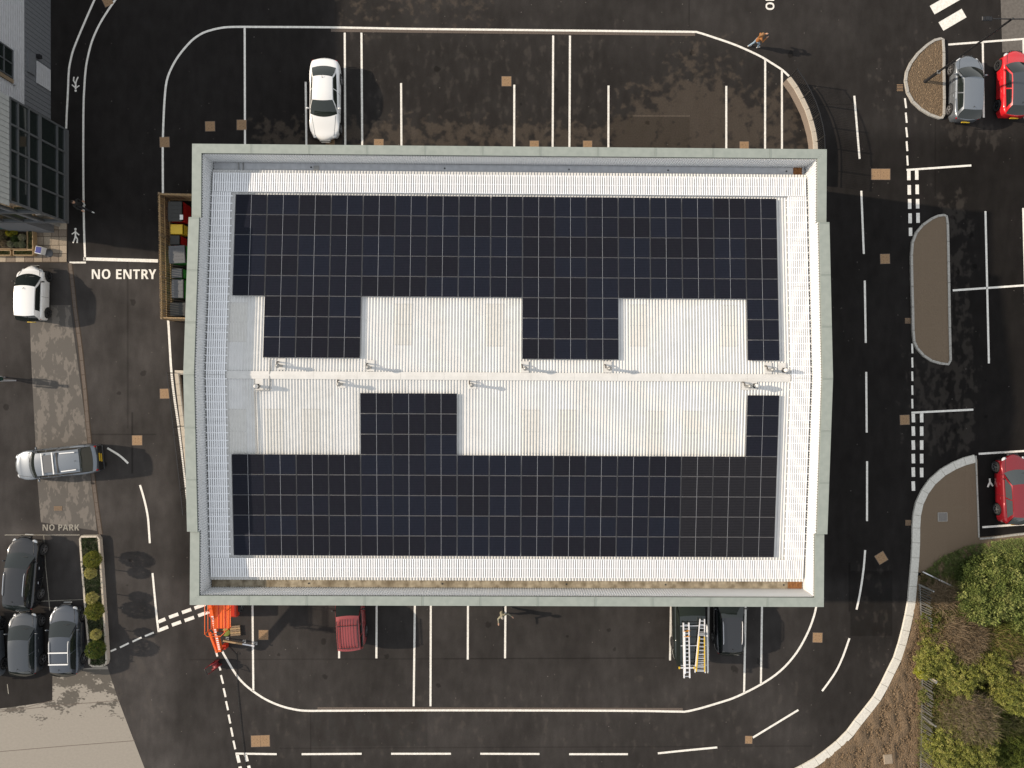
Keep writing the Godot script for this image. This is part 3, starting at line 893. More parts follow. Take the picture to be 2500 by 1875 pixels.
func make_building():
	var b := thing("warehouse", bx.origin, -0.0059, "large white roofed building with grey-green parapet and solar array", "building")
	var s: SurfaceTool
	var o
	# outer walls with a brick plinth, the upper face ribbed metal
	for w in [[Vector3(-BA + 0.12, 0, -BB + 0.12), Vector3(BA - 0.12, 0, -BB + 0.12)], [Vector3(BA - 0.12, 0, BB - 0.12), Vector3(-BA + 0.12, 0, BB - 0.12)]]:
		s = mk()
		var mid: Vector3 = (w[0] + w[1]) * 0.5
		var zs := signf(mid.z)
		box(s, Vector3(0, 3.2, mid.z - zs * 0.13), Vector3(BA * 2 - 0.24, 6.4, 0.26))
		put(s, "wall", M.wall, b)
		s = mk()
		box(s, Vector3(0, 0.5, mid.z + zs * 0.03), Vector3(BA * 2 - 0.2, 1.0, 0.06))
		put(s, "plinth", M.brick, b)
	for sx in [-1.0, 1.0]:
		s = mk()
		var x = sx * (BA - 0.25)
		var prof := [-BB + 0.385, -8.45, -8.449, 0.0, 8.449, 8.45, BB - 0.385]
		for i in prof.size() - 1:
			var z0: float = prof[i]
			var z1: float = prof[i + 1]
			if z1 - z0 < 0.01: continue
			var y0 := coping_y(z0 + 0.0001) - 0.08
			var y1 := coping_y(z1 - 0.0001) - 0.08
			for e in [[-0.13, 1.0], [0.13, -1.0]]:
				var xx: float = x + e[0] * 1.0
				var q := [Vector3(xx, 0, z0), Vector3(xx, 0, z1), Vector3(xx, y1, z1), Vector3(xx, y0, z0)]
				if e[1] < 0: q.reverse()
				quad(s, q[0], q[1], q[2], q[3])
			quad(s, Vector3(x - 0.13, y0, z0), Vector3(x - 0.13, y1, z1), Vector3(x + 0.13, y1, z1), Vector3(x + 0.13, y0, z0))
		put(s, "wall", M.wall, b)
		s = mk()
		box(s, Vector3(sx * (BA - 0.09), 0.5, 0), Vector3(0.06, 1.0, BB * 2 - 0.3))
		put(s, "plinth", M.brick, b)
	# coping: separate folded metal lengths, mitred at the corners
	var wd := 0.5
	for sz in [-1.0, 1.0]:
		var n := 11
		for i in n:
			var xo0 := -BA + 2 * BA * i / n + (0.0 if i == 0 else 0.004)
			var xo1 := -BA + 2 * BA * (i + 1) / n - (0.0 if i == n - 1 else 0.004)
			var xi0 := xo0 + (wd if i == 0 else 0.0)
			var xi1 := xo1 - (wd if i == n - 1 else 0.0)
			coping_piece(b, Vector3(xo0, 6.5, sz * BB), Vector3(xo1, 6.5, sz * BB), Vector3(xi1, 6.5, sz * (BB - wd)), Vector3(xi0, 6.5, sz * (BB - wd)))
	for sx in [-1.0, 1.0]:
		var zs := [-BB, -8.45, -5.6, -2.8, 0.0, 2.8, 5.6, 8.45, BB]
		for i in zs.size() - 1:
			var z0: float = zs[i]
			var z1: float = zs[i + 1]
			var lo: bool = i == 0 or i == zs.size() - 2
			var zi0: float = z0 + (wd if i == 0 else 0.0)
			var zi1: float = z1 - (wd if i == zs.size() - 2 else 0.0)
			var g := 0.003
			var grow := 0.0 if lo else 0.06
			var ya := 6.5 if lo else coping_y(z0 + 0.0001 * (1 if z0 < 0 else -1) if absf(z0) > 8 else z0)
			var yb := 6.5 if lo else coping_y(z1 - 0.0001 * (1 if z1 > 0 else -1) if absf(z1) > 8 else z1)
			coping_piece(b, Vector3(sx * (BA + grow), ya, z0 + g), Vector3(sx * (BA + grow), yb, z1 - g), Vector3(sx * (BA - wd), yb, zi1 - g), Vector3(sx * (BA - wd), ya, zi0 + g))
	# ribbed lining of the parapet
	var inx := BA - wd - 0.03
	var inz := BB - wd - 0.03
	var pw := 2.0 * inx / 16.0
	var m1 := cladding_panel(pw, EAVE - 0.1, 6.44, 6.44, 0.14, 0.05)
	for sz in [-1.0, 1.0]:
		for i in 16:
			o = put_mesh(m1, "parapet_panel", M.cladding, b)
			if sz < 0: o.position = Vector3(-inx + pw * i, 0, -inz)
			else:
				o.rotation.y = PI
				o.position = Vector3(inx - pw * i, 0, inz)
	for sx in [-1.0, 1.0]:
		var zs2 := [-inz, -8.45, -5.6, -2.8, 0.0, 2.8, 5.6, 8.45, inz]
		for i in zs2.size() - 1:
			var z0: float = zs2[i]
			var z1: float = zs2[i + 1]
			var e := 0.0002
			var ya := coping_y(lerpf(z0, z1, e)) - 0.06
			var yb := coping_y(lerpf(z1, z0, e)) - 0.06
			if sx < 0:
				o = put_mesh(cladding_panel(z1 - z0, EAVE - 0.1, yb, ya, 0.14, 0.05), "parapet_panel", M.cladding, b)
				o.rotation.y = PI / 2
				o.position = Vector3(-inx, 0, z1)
			else:
				o = put_mesh(cladding_panel(z1 - z0, EAVE - 0.1, ya, yb, 0.14, 0.05), "parapet_panel", M.cladding, b)
				o.rotation.y = -PI / 2
				o.position = Vector3(inx, 0, z0)
	# gutters
	for sz in [-1.0, 1.0]:
		var g := Node3D.new()
		g.name = "gutter"
		b.add_child(g, true)
		var dirty = sz > 0
		for i in 6:
			var x0 := -inx + 0.03 + (2 * inx - 0.06) * i / 6
			var x1 := -inx + 0.03 + (2 * inx - 0.06) * (i + 1) / 6 - 0.006
			s = mk()
			box(s, Vector3((x0 + x1) / 2, EAVE - 0.16, sz * (inz - 0.26)), Vector3(x1 - x0, 0.02, 0.5))
			put(s, "gutter_length", M.gutter_dirty if dirty else M.gutter, g)
		s = mk()
		box(s, Vector3(inx - 0.45, EAVE - 0.146, sz * (inz - 0.26)), Vector3(0.8 if dirty else 0.5, 0.006, 0.47))
		put(s, "rust_scale", M.gutter_rust, g)
		for xx in [-11.2, -3.7, 3.3, 8.9, 15.6]:
			s = mk()
			lathe(s, [Vector2(0.05, 0), Vector2(0.05, 0.012), Vector2(0, 0.012)], Transform3D(Basis.IDENTITY, Vector3(xx, EAVE - 0.145, sz * (inz - 0.24))), 10)
			put(s, "gutter_outlet", M.black, g)
		if not dirty:
			for xx in [-15.25, -15.0]:
				s = mk()
				box(s, Vector3(xx, EAVE - 0.1, sz * (inz - 0.25)), Vector3(0.05, 0.04, 0.46))
				put(s, "gutter_strap", M.steel, g)
			s = mk()
			box(s, Vector3(-10.9, EAVE - 0.1, sz * (inz - 0.3)), Vector3(0.3, 0.06, 0.26))
			put(s, "overflow_box", M.steel, g)
	# roof sheets
	var rw := 2.0 * (inx - 0.02)
	var nsh := 33
	var sw := rw / nsh
	var ry := roof_y(0)
	var ms := fin(rib_sheet(sw, 0.1695, 0.042, -RZ, EAVE, -0.0, ry, 0.0))
	var msb := fin(rib_sheet(sw, 0.1695, 0.042, 0.0, ry, RZ, EAVE, 0.03))
	var msa := fin(rib_sheet(sw, 0.1695, 0.042, -RZ, EAVE, 0.0, ry, 0.0))
	for i in nsh:
		o = put_mesh(msa, "roof_sheet", M.roof if rng.randf() < 0.6 else M.roof_b, b)
		o.position = Vector3(-inx + 0.02 + sw * i, 0, 0)
		o = put_mesh(msb, "roof_sheet", M.roof if rng.randf() < 0.6 else M.roof_b, b)
		o.position = Vector3(-inx + 0.02 + sw * i, 0, 0)
	# ceiling slab below the sheets closes the building
	s = mk()
	box(s, Vector3(0, EAVE - 0.3, 0), Vector3(2 * BA - 0.6, 0.2, 2 * BB - 0.7))
	put(s, "ceiling_slab", M.wall, b)
	# ridge cap in folded lengths
	for i in 13:
		var x0 := -15.5 + 31.0 * i / 13.0 + 0.003
		var x1 := -15.5 + 31.0 * (i + 1) / 13.0 - 0.003
		s = mk()
		var yy := ry + 0.06
		quad(s, Vector3(x0, yy + 0.005, -0.21), Vector3(x0, yy + 0.03, 0), Vector3(x1, yy + 0.03, 0), Vector3(x1, yy + 0.005, -0.21))
		quad(s, Vector3(x0, yy + 0.03, 0), Vector3(x0, yy + 0.005, 0.21), Vector3(x1, yy + 0.005, 0.21), Vector3(x1, yy + 0.03, 0))
		quad(s, Vector3(x0, yy - 0.04, 0.21), Vector3(x1, yy - 0.04, 0.21), Vector3(x1, yy + 0.005, 0.21), Vector3(x0, yy + 0.005, 0.21))
		put(s, "ridge_cap", M.roof_flash, b)
	# translucent roof lights
	var bxi := bx.affine_inverse()
	for q in [[583, 738, 835, 0], [985, 741, 843, 1], [1208, 741, 846, 1], [1556, 743, 846, 1], [1779, 744, 846, 1], [582, 998, 1108, 0], [669, 998, 1108, 1], [760, 998, 1108, 1], [1292, 1000, 1108, 1], [1381, 1000, 1108, 1], [1599, 1003, 1112, 1], [1688, 1003, 1112, 1], [1777, 1003, 1112, 1]]:
		var a: Vector3 = bxi * at(q[0], q[1], 5.75)
		var c: Vector3 = bxi * at(q[0], q[2], 5.75)
		var x0 := -inx + 0.02 + snappedf(a.x - sw * 0.5 + inx - 0.02, sw / 6.0)
		var za := a.z
		var zb := c.z
		o = put_mesh(fin(rib_sheet(sw, 0.1695, 0.042, za, roof_y(za) + 0.007, zb, roof_y(zb) + 0.007, 0.0)), "roof_light", M.skylight, b)
		o.position.x = x0
		s = mk()
		for zz in [za + 0.03, lerpf(za, zb, 0.5), zb - 0.03]:
			for k in 6:
				lathe(s, [Vector2(0.016, 0), Vector2(0.012, 0.012), Vector2(0, 0.014)], Transform3D(Basis.IDENTITY, Vector3(x0 + (k + 0.71) * sw / 6.0, roof_y(zz) + 0.049, zz)), 6)
		o = put(s, "fixing_screws", M.steel, b)
		o.set_meta("kind", "stuff")
	make_vents(b)
	make_walkway()
	make_panels()

func coping_piece(b: Node, a: Vector3, c: Vector3, d: Vector3, e: Vector3):
	var s := mk()
	var dn := Vector3(0, -0.14, 0)
	var q := [a, c, d, e]
	var n := (c - a).cross(d - a)
	if n.y > 0: q = [e, d, c, a]
	quad(s, q[3], q[2], q[1], q[0])
	for i in 4:
		var j := (i + 1) % 4
		quad(s, q[i], q[j], q[j] + dn, q[i] + dn)
	var o := put(s, "coping_length", M.coping, b)
	s = mk()
	var ax := (c - a).normalized()
	box(s, (a + e) * 0.5 + ax * 0.05 + Vector3(0, -0.002, 0), Vector3(0.09, 0.016, (e - a).length() * 0.98) if absf(ax.x) > 0.5 else Vector3((e - a).length() * 0.98, 0.016, 0.09))
	if absf((e - a).normalized().dot(ax)) < 0.3: put(s, "joint_strap", M.coping_joint, o)
	# rivets near both ends
	s = mk()
	for k in [0.03, 0.97]:
		var p: Vector3 = a.lerp(c, k)
		var r: Vector3 = e.lerp(d, k)
		for f in [0.2, 0.4, 0.6, 0.8]:
			lathe(s, [Vector2(0.014, -0.002), Vector2(0.01, 0.008), Vector2(0, 0.01)], Transform3D(Basis.IDENTITY, p.lerp(r, f)), 6)
	put(s, "rivets", M.steel, o)

func make_vents(b: Node):
	var bxi := bx.affine_inverse()
	# [px, py, kind] : 0 bent flue with cowl, 1 square terminal with dome
	var list := [[683, 893, 0], [902, 897, 0], [1282, 900, 0], [1486, 900, 0], [628, 943, 1], [831, 938, 0], [1153, 940, 0], [1880, 903, 0], [1915, 904, 1], [1825, 943, 0], [1844, 942, 1]]
	for q in list:
		var p: Vector3 = bxi * at(q[0], q[1], 6.3)
		var y := roof_y(p.z)
		var t := Node3D.new()
		t.name = "roof_vent"
		b.add_child(t, true)
		t.position = Vector3(p.x, y, p.z)
		var s := mk()
		var zz := -0.1 if p.z < 0 else -0.1
		box(s, Vector3(0.0, 0.06, zz), Vector3(0.42, 0.03, 0.62), Basis(Vector3.RIGHT, -SLOPE * signf(-p.z)))
		put(s, "flashing", M.roof_flash, t)
		s = mk(false)
		lathe(s, [Vector2(0.075, 0), Vector2(0.075, 0.72)], Transform3D.IDENTITY, 12)
		put(s, "flue_pipe", M.steel, t)
		if q[2] == 0:
			s = mk(false)
			lathe(s, [Vector2(0.07, 0.7), Vector2(0.12, 0.72), Vector2(0.125, 0.8), Vector2(0.07, 0.86), Vector2(0.03, 0.9), Vector2(0, 0.9)], Transform3D.IDENTITY, 14)
			put(s, "cowl", M.steel, t)
			s = mk(false)
			tube(s, [Vector3(-0.17, 0.04, -0.22), Vector3(-0.17, 0.3, -0.21), Vector3(-0.16, 0.38, -0.16), Vector3(-0.15, 0.38, -0.02)], 0.04, 8)
			put(s, "overflow_bend", mat(0.09, 0.08, 0.07, 0.6), t)
		else:
			s = mk()
			box(s, Vector3(0, 0.45, 0), Vector3(0.26, 0.05, 0.26))
			put(s, "guard_plate", M.blackmetal, t)
			s = mk(false)
			lathe(s, [Vector2(0.1, 0.48), Vector2(0.12, 0.6), Vector2(0.1, 0.72), Vector2(0.05, 0.78), Vector2(0, 0.8)], Transform3D.IDENTITY, 14)
			put(s, "dome", M.roof_flash, t)
	# cable conduit over the ridge
	var c := Node3D.new()
	c.name = "conduit"
	b.add_child(c, true)
	var P := func(px, py): 
		var v: Vector3 = bxi * at(px, py, 6.0)
		return Vector3(v.x, roof_y(v.z) + 0.12, v.z)
	var runs := [[659, 878, 658, 953], [658, 953, 624, 953], [621, 955, 625, 1112]]
	for r in runs:
		var s := mk()
		bar(s, P.call(r[0], r[1]), P.call(r[2], r[3]), 0.05, 0.05)
		put(s, "conduit_length", M.steel, c)

func make_walkway():
	# white plastic gratings laid round the array; one thing for each laid length
	var inx := BA - 0.53
	var w := 1.06
	var zt := RZ - 0.22
	var n := 12
	var ord := ["first", "second", "third", "fourth", "fifth", "sixth", "seventh", "eighth", "ninth", "tenth", "eleventh", "twelfth"]
	for sz in [-1.0, 1.0]:
		for i in n:
			var x0 := -inx + 0.12 + (2 * inx - 0.24) * i / n + 0.004
			var x1 := -inx + 0.12 + (2 * inx - 0.24) * (i + 1) / n - 0.004
			var z1 = sz * (zt)
			var z0 = sz * (zt - w)
			var t := thing("roof_grating", bx * Vector3((x0 + x1) / 2, roof_y((z0 + z1) / 2) + 0.15, (z0 + z1) / 2), -0.0059, "white walkway grating along the %s gutter, %s from the left" % ["upper" if sz < 0 else "lower", ord[i]], "grating", "white roof walkway gratings")
			var lx := x1 - x0
			var tilt := Basis(Vector3.RIGHT, SLOPE * sz)
			var s := mk()
			var nb := int(round(lx / 0.127))
			for k in nb:
				box(s, tilt * Vector3(-lx / 2 + lx * (k + 0.5) / nb, 0.05, 0), Vector3(0.074, 0.05, w), tilt)
			var o := put(s, "grating_slats", M.grating, t)
			o.set_meta("kind", "stuff")
			for f in [-0.485, 0.0, 0.485]:
				s = mk()
				box(s, tilt * Vector3(0, 0.02, w * f), Vector3(lx, 0.05, 0.03), tilt)
				put(s, "bearer", M.grating, t)
	var m := 8
	for sx in [-1.0, 1.0]:
		for i in m:
			var za := -(zt - w) + 0.02
			var zb := (zt - w) - 0.02
			var z0 := za + (zb - za) * i / m + 0.004
			var z1 := za + (zb - za) * (i + 1) / m - 0.004
			var xc: float = sx * (inx - 0.12 - w / 2)
			var lz := z1 - z0
			var zc := (z0 + z1) / 2
			var t := thing("roof_grating", bx * Vector3(xc, roof_y(zc) + 0.15, zc), -0.0059, "white walkway grating along the %s parapet, %s from the top" % ["left" if sx < 0 else "right", ord[i]], "grating", "white roof walkway gratings")
			var tilt := Basis(Vector3.RIGHT, SLOPE * signf(zc))
			var s := mk()
			for k in 9:
				box(s, tilt * Vector3(-w / 2 + w * (k + 0.5) / 9, 0.05, 0), Vector3(0.07, 0.05, lz), tilt)
			var o := put(s, "grating_slats", M.grating, t)
			o.set_meta("kind", "stuff")
			for k in 6:
				s = mk()
				box(s, tilt * Vector3(0, 0.03, -lz / 2 + lz * (k + 0.5) / 6), Vector3(w + 0.16, 0.05, 0.045), tilt)
				put(s, "bearer", M.grating, t)

func cell_texture(line_c: Color, base: Color, sd: int) -> ImageTexture:
	var W := 160
	var H := 208
	var img := Image.create(W, H, false, Image.FORMAT_RGB8)
	var r := RandomNumberGenerator.new()
	r.seed = sd
	var bs := base.linear_to_srgb()
	img.fill(bs)
	for c in 10:
		for q in 6:
			var k := r.randf_range(0.9, 1.1)
			img.fill_rect(Rect2i(c * 16, q * 34, 16, 34), Color(base.r * k, base.g * k, base.b * k).linear_to_srgb())
	var ls := line_c.linear_to_srgb()
	for x in range(0, W, 8): img.fill_rect(Rect2i(x, 0, 1, H), ls)
	var ls2 := (line_c * 1.7).linear_to_srgb()
	for y in range(0, H, 17): img.fill_rect(Rect2i(0, y, W, 1), ls2)
	img.generate_mipmaps()
	return ImageTexture.create_from_image(img)

func make_panels():
	var mats := []
	for d in [[Color(0.026, 0.028, 0.04), Color(0.0095, 0.0105, 0.016), 1], [Color(0.025, 0.026, 0.035), Color(0.0095, 0.0098, 0.014), 2], [Color(0.027, 0.03, 0.044), Color(0.0095, 0.0112, 0.018), 3], [Color(0.062, 0.062, 0.07), Color(0.0085, 0.0085, 0.011), 4]]:
		var m := StandardMaterial3D.new()
		m.albedo_texture = cell_texture(d[0], d[1], d[2])
		m.roughness = 0.16
		m.metallic_specular = 0.16
		mats.append(m)
	var pw := 1.75
	var ph := 1.128
	var half := (pw - 0.022) * 0.5 - 0.009
	# shared meshes
	var s := mk()
	var fw := 0.011
	box(s, Vector3(0, 0, -ph / 2 + fw / 2), Vector3(pw, 0.035, fw))
	box(s, Vector3(0, 0, ph / 2 - fw / 2), Vector3(pw, 0.035, fw))
	box(s, Vector3(-pw / 2 + fw / 2, 0, 0), Vector3(fw, 0.035, ph - 2 * fw))
	box(s, Vector3(pw / 2 - fw / 2, 0, 0), Vector3(fw, 0.035, ph - 2 * fw))
	var frame := fin(s)
	s = mk()
	box(s, Vector3(0, -0.004, 0), Vector3(pw - 2 * fw, 0.02, ph - 2 * fw))
	var back := fin(s)
	s = mk()
	var hz := ph / 2 - fw - 0.004
	var uv := [Vector2(0, 0), Vector2(1, 0), Vector2(1, 1), Vector2(0, 1)]
	var vv := [Vector3(-half / 2, 0.009, -hz), Vector3(half / 2, 0.009, -hz), Vector3(half / 2, 0.009, hz), Vector3(-half / 2, 0.009, hz)]
	for k in [0, 1, 2, 0, 2, 3]:
		s.set_uv(uv[k])
		s.add_vertex(vv[k])
	var cell := fin(s)
	s = mk()
	for x in [-0.55, 0.55]:
		box(s, Vector3(x, -0.06, 0), Vector3(0.04, 0.06, ph + 0.02))
	var rail := fin(s)
	var px := 1.774
	var pz := 1.136
	var x_left := -15.27
	var slots := []
	for r in 8:
		for c in 17:
			if r < 5 or c in [1, 2, 3, 9, 10, 11, 16]: slots.append([c, r, -1])
	for r in 8:
		for c in 17:
			if r >= 3 or c in [4, 5, 6, 16]: slots.append([c, r, 1])
	var ord := ["first", "second", "third", "fourth", "fifth", "sixth", "seventh", "eighth", "ninth", "tenth", "eleventh", "twelfth", "thirteenth", "fourteenth", "fifteenth", "sixteenth", "seventeenth"]
	var rr := RandomNumberGenerator.new()
	rr.seed = 9
	for q in slots:
		var c: int = q[0]
		var r: int = q[1]
		var up: bool = q[2] < 0
		var x := x_left + px * (c + 0.5)
		var z := (-(0.95 + pz * 8) + pz * (r + 0.5)) if up else (0.95 + pz * (r + 0.5))
		var lab := "solar panel, %s roof slope, %s row from the %s, %s from the left" % ["upper" if up else "lower", ord[r], "gutter" if up else "ridge", ord[c]]
		var t := thing("solar_panel", Vector3.ZERO, 0, lab, "solar panel", "solar panels on the white roof")
		t.transform = bx * Transform3D(Basis(Vector3.RIGHT, (SLOPE if not up else -SLOPE)), Vector3(x, roof_y(z) + 0.165, z))
		put_mesh(frame, "frame", M.frame, t)
		put_mesh(back, "backing_sheet", M.alu_white, t)
		var bright: bool = not up and r >= 3 and c >= 14
		var k := 3 if bright else rr.randi() % 3
		for e in [-1.0, 1.0]:
			var o := put_mesh(cell, "cell_field", mats[k], t)
			o.position.x = e * (half / 2 + 0.0055)
		put_mesh(rail, "mounting_rails", M.alu, t)

# ---------- vehicles ----------
func hermite(keys: Array, t: float) -> float:
	for i in keys.size() - 1:
		if t <= keys[i + 1][0]:
			var u: float = (t - keys[i][0]) / maxf(0.0001, keys[i + 1][0] - keys[i][0])
			return lerpf(keys[i][1], keys[i + 1][1], u * u * (3 - 2 * u))
	return keys[-1][1]

func grid_mesh(s: SurfaceTool, g: Array, flip := false):
	for i in g.size() - 1:
		for j in g[i].size() - 1:
			if flip: quad(s, g[i][j], g[i][j + 1], g[i + 1][j + 1], g[i + 1][j])
			else: quad(s, g[i][j], g[i + 1][j], g[i + 1][j + 1], g[i][j + 1])

var wheel_cache := {}
func add_wheel(t: Node, x: float, z: float, R: float, side: float, dark: bool):
	var key := "%.2f%s" % [R, dark]
	if not wheel_cache.has(key):
		var s := mk(false)
		lathe(s, [Vector2(R * 0.62, 0.0), Vector2(R * 0.7, 0.1), Vector2(R * 0.93, 0.105), Vector2(R, 0.07), Vector2(R, -0.09), Vector2(R * 0.9, -0.11), Vector2(R * 0.3, -0.11)], Transform3D.IDENTITY, 22)
		var ty := fin(s)
		s = mk()
		lathe(s, [Vector2(R * 0.68, 0.09), Vector2(R * 0.6, 0.08), Vector2(R * 0.56, 0.03), Vector2(0, 0.03)], Transform3D.IDENTITY, 20)
		var dish := fin(s)
		s = mk()
		for k in 5:
			var b := Basis(Vector3.UP, TAU * k / 5)
			box(s, b * Vector3(R * 0.34, 0.075, 0), Vector3(R * 0.62, 0.03, R * 0.16), b)
		lathe(s, [Vector2(R * 0.18, 0.05), Vector2(R * 0.18, 0.1), Vector2(0, 0.105)], Transform3D.IDENTITY, 12)
		lathe(s, [Vector2(R * 0.7, 0.075), Vector2(R * 0.69, 0.1), Vector2(R * 0.62, 0.09)], Transform3D.IDENTITY, 20)
		wheel_cache[key] = [ty, dish, fin(s)]
	var w := Node3D.new()
	w.name = "wheel"
	t.add_child(w, true)
	w.transform = Transform3D(Basis(Vector3(0, 0, 1), -side * PI / 2), Vector3(x, R, z))
	put_mesh(wheel_cache[key][0], "tyre", M.rubber, w)
	put_mesh(wheel_cache[key][1], "wheel_dish", M.black, w)
	put_mesh(wheel_cache[key][2], "rim", M.rim_dark if dark else M.rim, w)

# front of the car looks toward local -z
func car(called: String, where: Vector3, turn: float, label: String, p: Dictionary, category := "car") -> Node3D:
	var t := thing(called, Vector3(where.x, 0, where.z), turn, label, category, "vehicles on the site")
	var L: float = p.L
	var W: float = p.W
	var H: float = p.H
	var hn: float = p.get("hn", 0.78)
	var hb: float = p.get("hb", 0.98)
	var ht: float = p.get("ht", 1.0)
	var fa: float = p.fa
	var fb: float = p.fb
	var fc: float = p.fc
	var fd: float = p.fd
	var pm: Material = p.paint
	var R: float = p.get("R", 0.33)
	var hw := W * 0.5
	var zf := -L * 0.5
	var axf: float = zf + p.get("af", 0.19) * L
	var axr: float = zf + p.get("ar", 0.79) * L
	var sill := 0.24
	var kf: float = p.get("kf", 0.2)
	var kr: float = p.get("kr", 0.12)
	# stations
	var zs := []
	for i in 41: zs.append(zf + L * i / 40.0)
	for ax in [axf, axr]:
		for e in [-1.0, 1.0]:
			zs.append(ax + e * (R + 0.055))
			zs.append(ax + e * (R + 0.065))
			zs.append(ax + e * (R + 0.02))
	zs.sort()
	var g := []
	var dk := [[0.0, hn - 0.2], [0.02, hn - 0.06], [0.07, hn], [fa, hb], [fd, ht], [0.97, ht - 0.03], [1.0, ht - 0.18]]
	if fd > 0.955: dk = [[0.0, hn - 0.2], [0.02, hn - 0.06], [0.07, hn], [fa, hb], [0.985, ht], [1.0, ht - 0.1]]
	for z in zs:
		var u: float = (z - zf) / L
		var w := hw
		if u < 0.22: w -= hw * kf * pow(1.0 - u / 0.22, 2.0)
		if u > 0.84: w -= hw * (kr + 0.05) * pow((u - 0.84) / 0.16, 2.0)
		var d := hermite(dk, u)
		var y0 := sill
		for ax in [axf, axr]:
			var q: float = absf(z - ax)
			var ra := R + 0.06
			if q < ra: y0 = maxf(y0, R + sqrt(ra * ra - q * q))
		y0 = minf(y0, d - 0.1)
		var sec := []
		var half := [[0.95, 0.0], [0.995, 0.3], [1.0, 0.58], [0.975, 0.84], [0.93, 0.95], [0.84, 1.0], [0.62, 1.02], [0.3, 1.035]]
		var bow: float = 0.3 * kf / 0.2 * pow(maxf(0.0, 1.0 - u / 0.14), 1.5) - 0.16 * pow(maxf(0.0, 1.0 - (1.0 - u) / 0.1), 1.5)
		for h in half: sec.append(Vector3(w * h[0], y0 + (d - y0) * minf(h[1], 1.0) + (maxf(h[1], 1.0) - 1.0) * 0.9, z + bow * h[0] * h[0]))
		sec.append(Vector3(0, d + 0.036, z))
		for k in range(half.size() - 1, -1, -1):
			var v: Vector3 = sec[k]
			sec.append(Vector3(-v.x, v.y, v.z))
		g.append(sec)
	var s := mk(false)
	grid_mesh(s, g)
	# close the ends
	for e in [0, g.size() - 1]:
		var c := Vector3(0, (sill + hn) * 0.5, g[e][0].z + (-0.05 if e == 0 else 0.03))
		for j in g[e].size() - 1:
			if e == 0: tri(s, c, g[e][j], g[e][j + 1])
			else: tri(s, c, g[e][j + 1], g[e][j])
		if e == 0: tri(s, c, g[e][g[e].size() - 1], g[e][0])
		else: tri(s, c, g[e][0], g[e][g[e].size() - 1])
	put(s, "body", pm, t)
	s = mk()
	box(s, Vector3(0, 0.32, 0), Vector3(W * 0.78, 0.24, L * 0.84))
	put(s, "underbody", M.black, t)
	# greenhouse
	var za := zf + fa * L
	var zb := zf + fb * L
	var zc := zf + fc * L
	var zd := zf + fd * L
	var wa: float = hw * p.get("wa", 0.9)
	var wr: float = hw * p.get("wr", 0.7)
	var wr2: float = hw * p.get("wr2", p.get("wr", 0.7) - 0.03)
	var wd: float = hw * p.get("wd", 0.8)
	var edge := func(u): return H - 0.07 - 0.045 * pow(absf(u * 2 - 1), 3)
	var roof_pt := func(sx, u):
		var w: float = lerpf(wr, wr2, u)
		var z: float = lerpf(zb, zc, u) + (-0.07 * (1 - sx * sx) * (1 - u)) + (0.05 * (1 - sx * sx) * u)
		return Vector3(sx * w, edge.call(u) + 0.07 * (1 - pow(absf(sx), 2.6)), z)
	var bot := func(u):
		var w: float = lerpf(wa, wd, pow(u, 2.0))
		return Vector3(w, lerpf(hb, ht, u) - 0.005, lerpf(za, zd, u))
	# roof
	g = []
	for i in 9:
		var row := []
		for j in 11: row.append(roof_pt.call(1.0 - j * 0.2, i / 8.0))
		g.append(row)
	s = mk(false)
	grid_mesh(s, g)
	put(s, "roof", p.get("roof_paint", pm), t)
	# windscreen and rear window
	for fr in [true, false]:
		g = []
		for i in 5:
			var row := []
			for j in 9:
				var sx := 1.0 - j * 0.25
				var top: Vector3 = roof_pt.call(sx, 0.0 if fr else 1.0)
				var b0: Vector3 = bot.call(0.0 if fr else 1.0)
				var low := Vector3(sx * b0.x, b0.y + 0.035 * (1 - sx * sx), b0.z + ((-0.2 if fr else 0.1) * (1 - sx * sx)))
				var v: Vector3 = low.lerp(top, i / 4.0)
				v.y += 0.03 * sin(PI * i / 4.0)
				row.append(v)
			g.append(row)
		s = mk(false)
		grid_mesh(s, g, not fr)
		put(s, "windscreen" if fr else "rear_window", p.get("glass", M.glass), t)
		if fr:
			s = mk()
			box(s, (g[1][3] as Vector3) + Vector3(0, 0.0, 0), Vector3(wa * 0.7, 0.012, 0.02), Basis(Vector3.UP, 0.12))
			put(s, "wiper", M.black, t)
	# flanks of the cabin with the side windows let in
	for sx in [1.0, -1.0]:
		var side_pt := func(u, v):
			var b0: Vector3 = bot.call(u)
			var tp: Vector3 = roof_pt.call(1.0, u)
			var m: Vector3 = b0.lerp(tp, v)
			m.x += 0.03 * sin(PI * v)
			return Vector3(m.x * sx, m.y, m.z)
		g = []
		for i in 13:
			var row := []
			for j in 5: row.append(side_pt.call(i / 12.0, j / 4.0))
			g.append(row)
		s = mk(false)
		grid_mesh(s, g, sx > 0)
		put(s, "cabin_side", pm, t)
		for wn in p.get("windows", [[0.07, 0.47], [0.5, 0.9]]):
			g = []
			for i in 7:
				var row := []
				for j in 4:
					var v: Vector3 = side_pt.call(lerpf(wn[0], wn[1], i / 6.0), lerpf(0.1, 0.88, j / 3.0))
					v.x += 0.009 * sx
					v.y += 0.004
					row.append(v)
				g.append(row)
			s = mk(false)
			grid_mesh(s, g, sx > 0)
			put(s, "side_window", p.get("glass", M.glass), t)
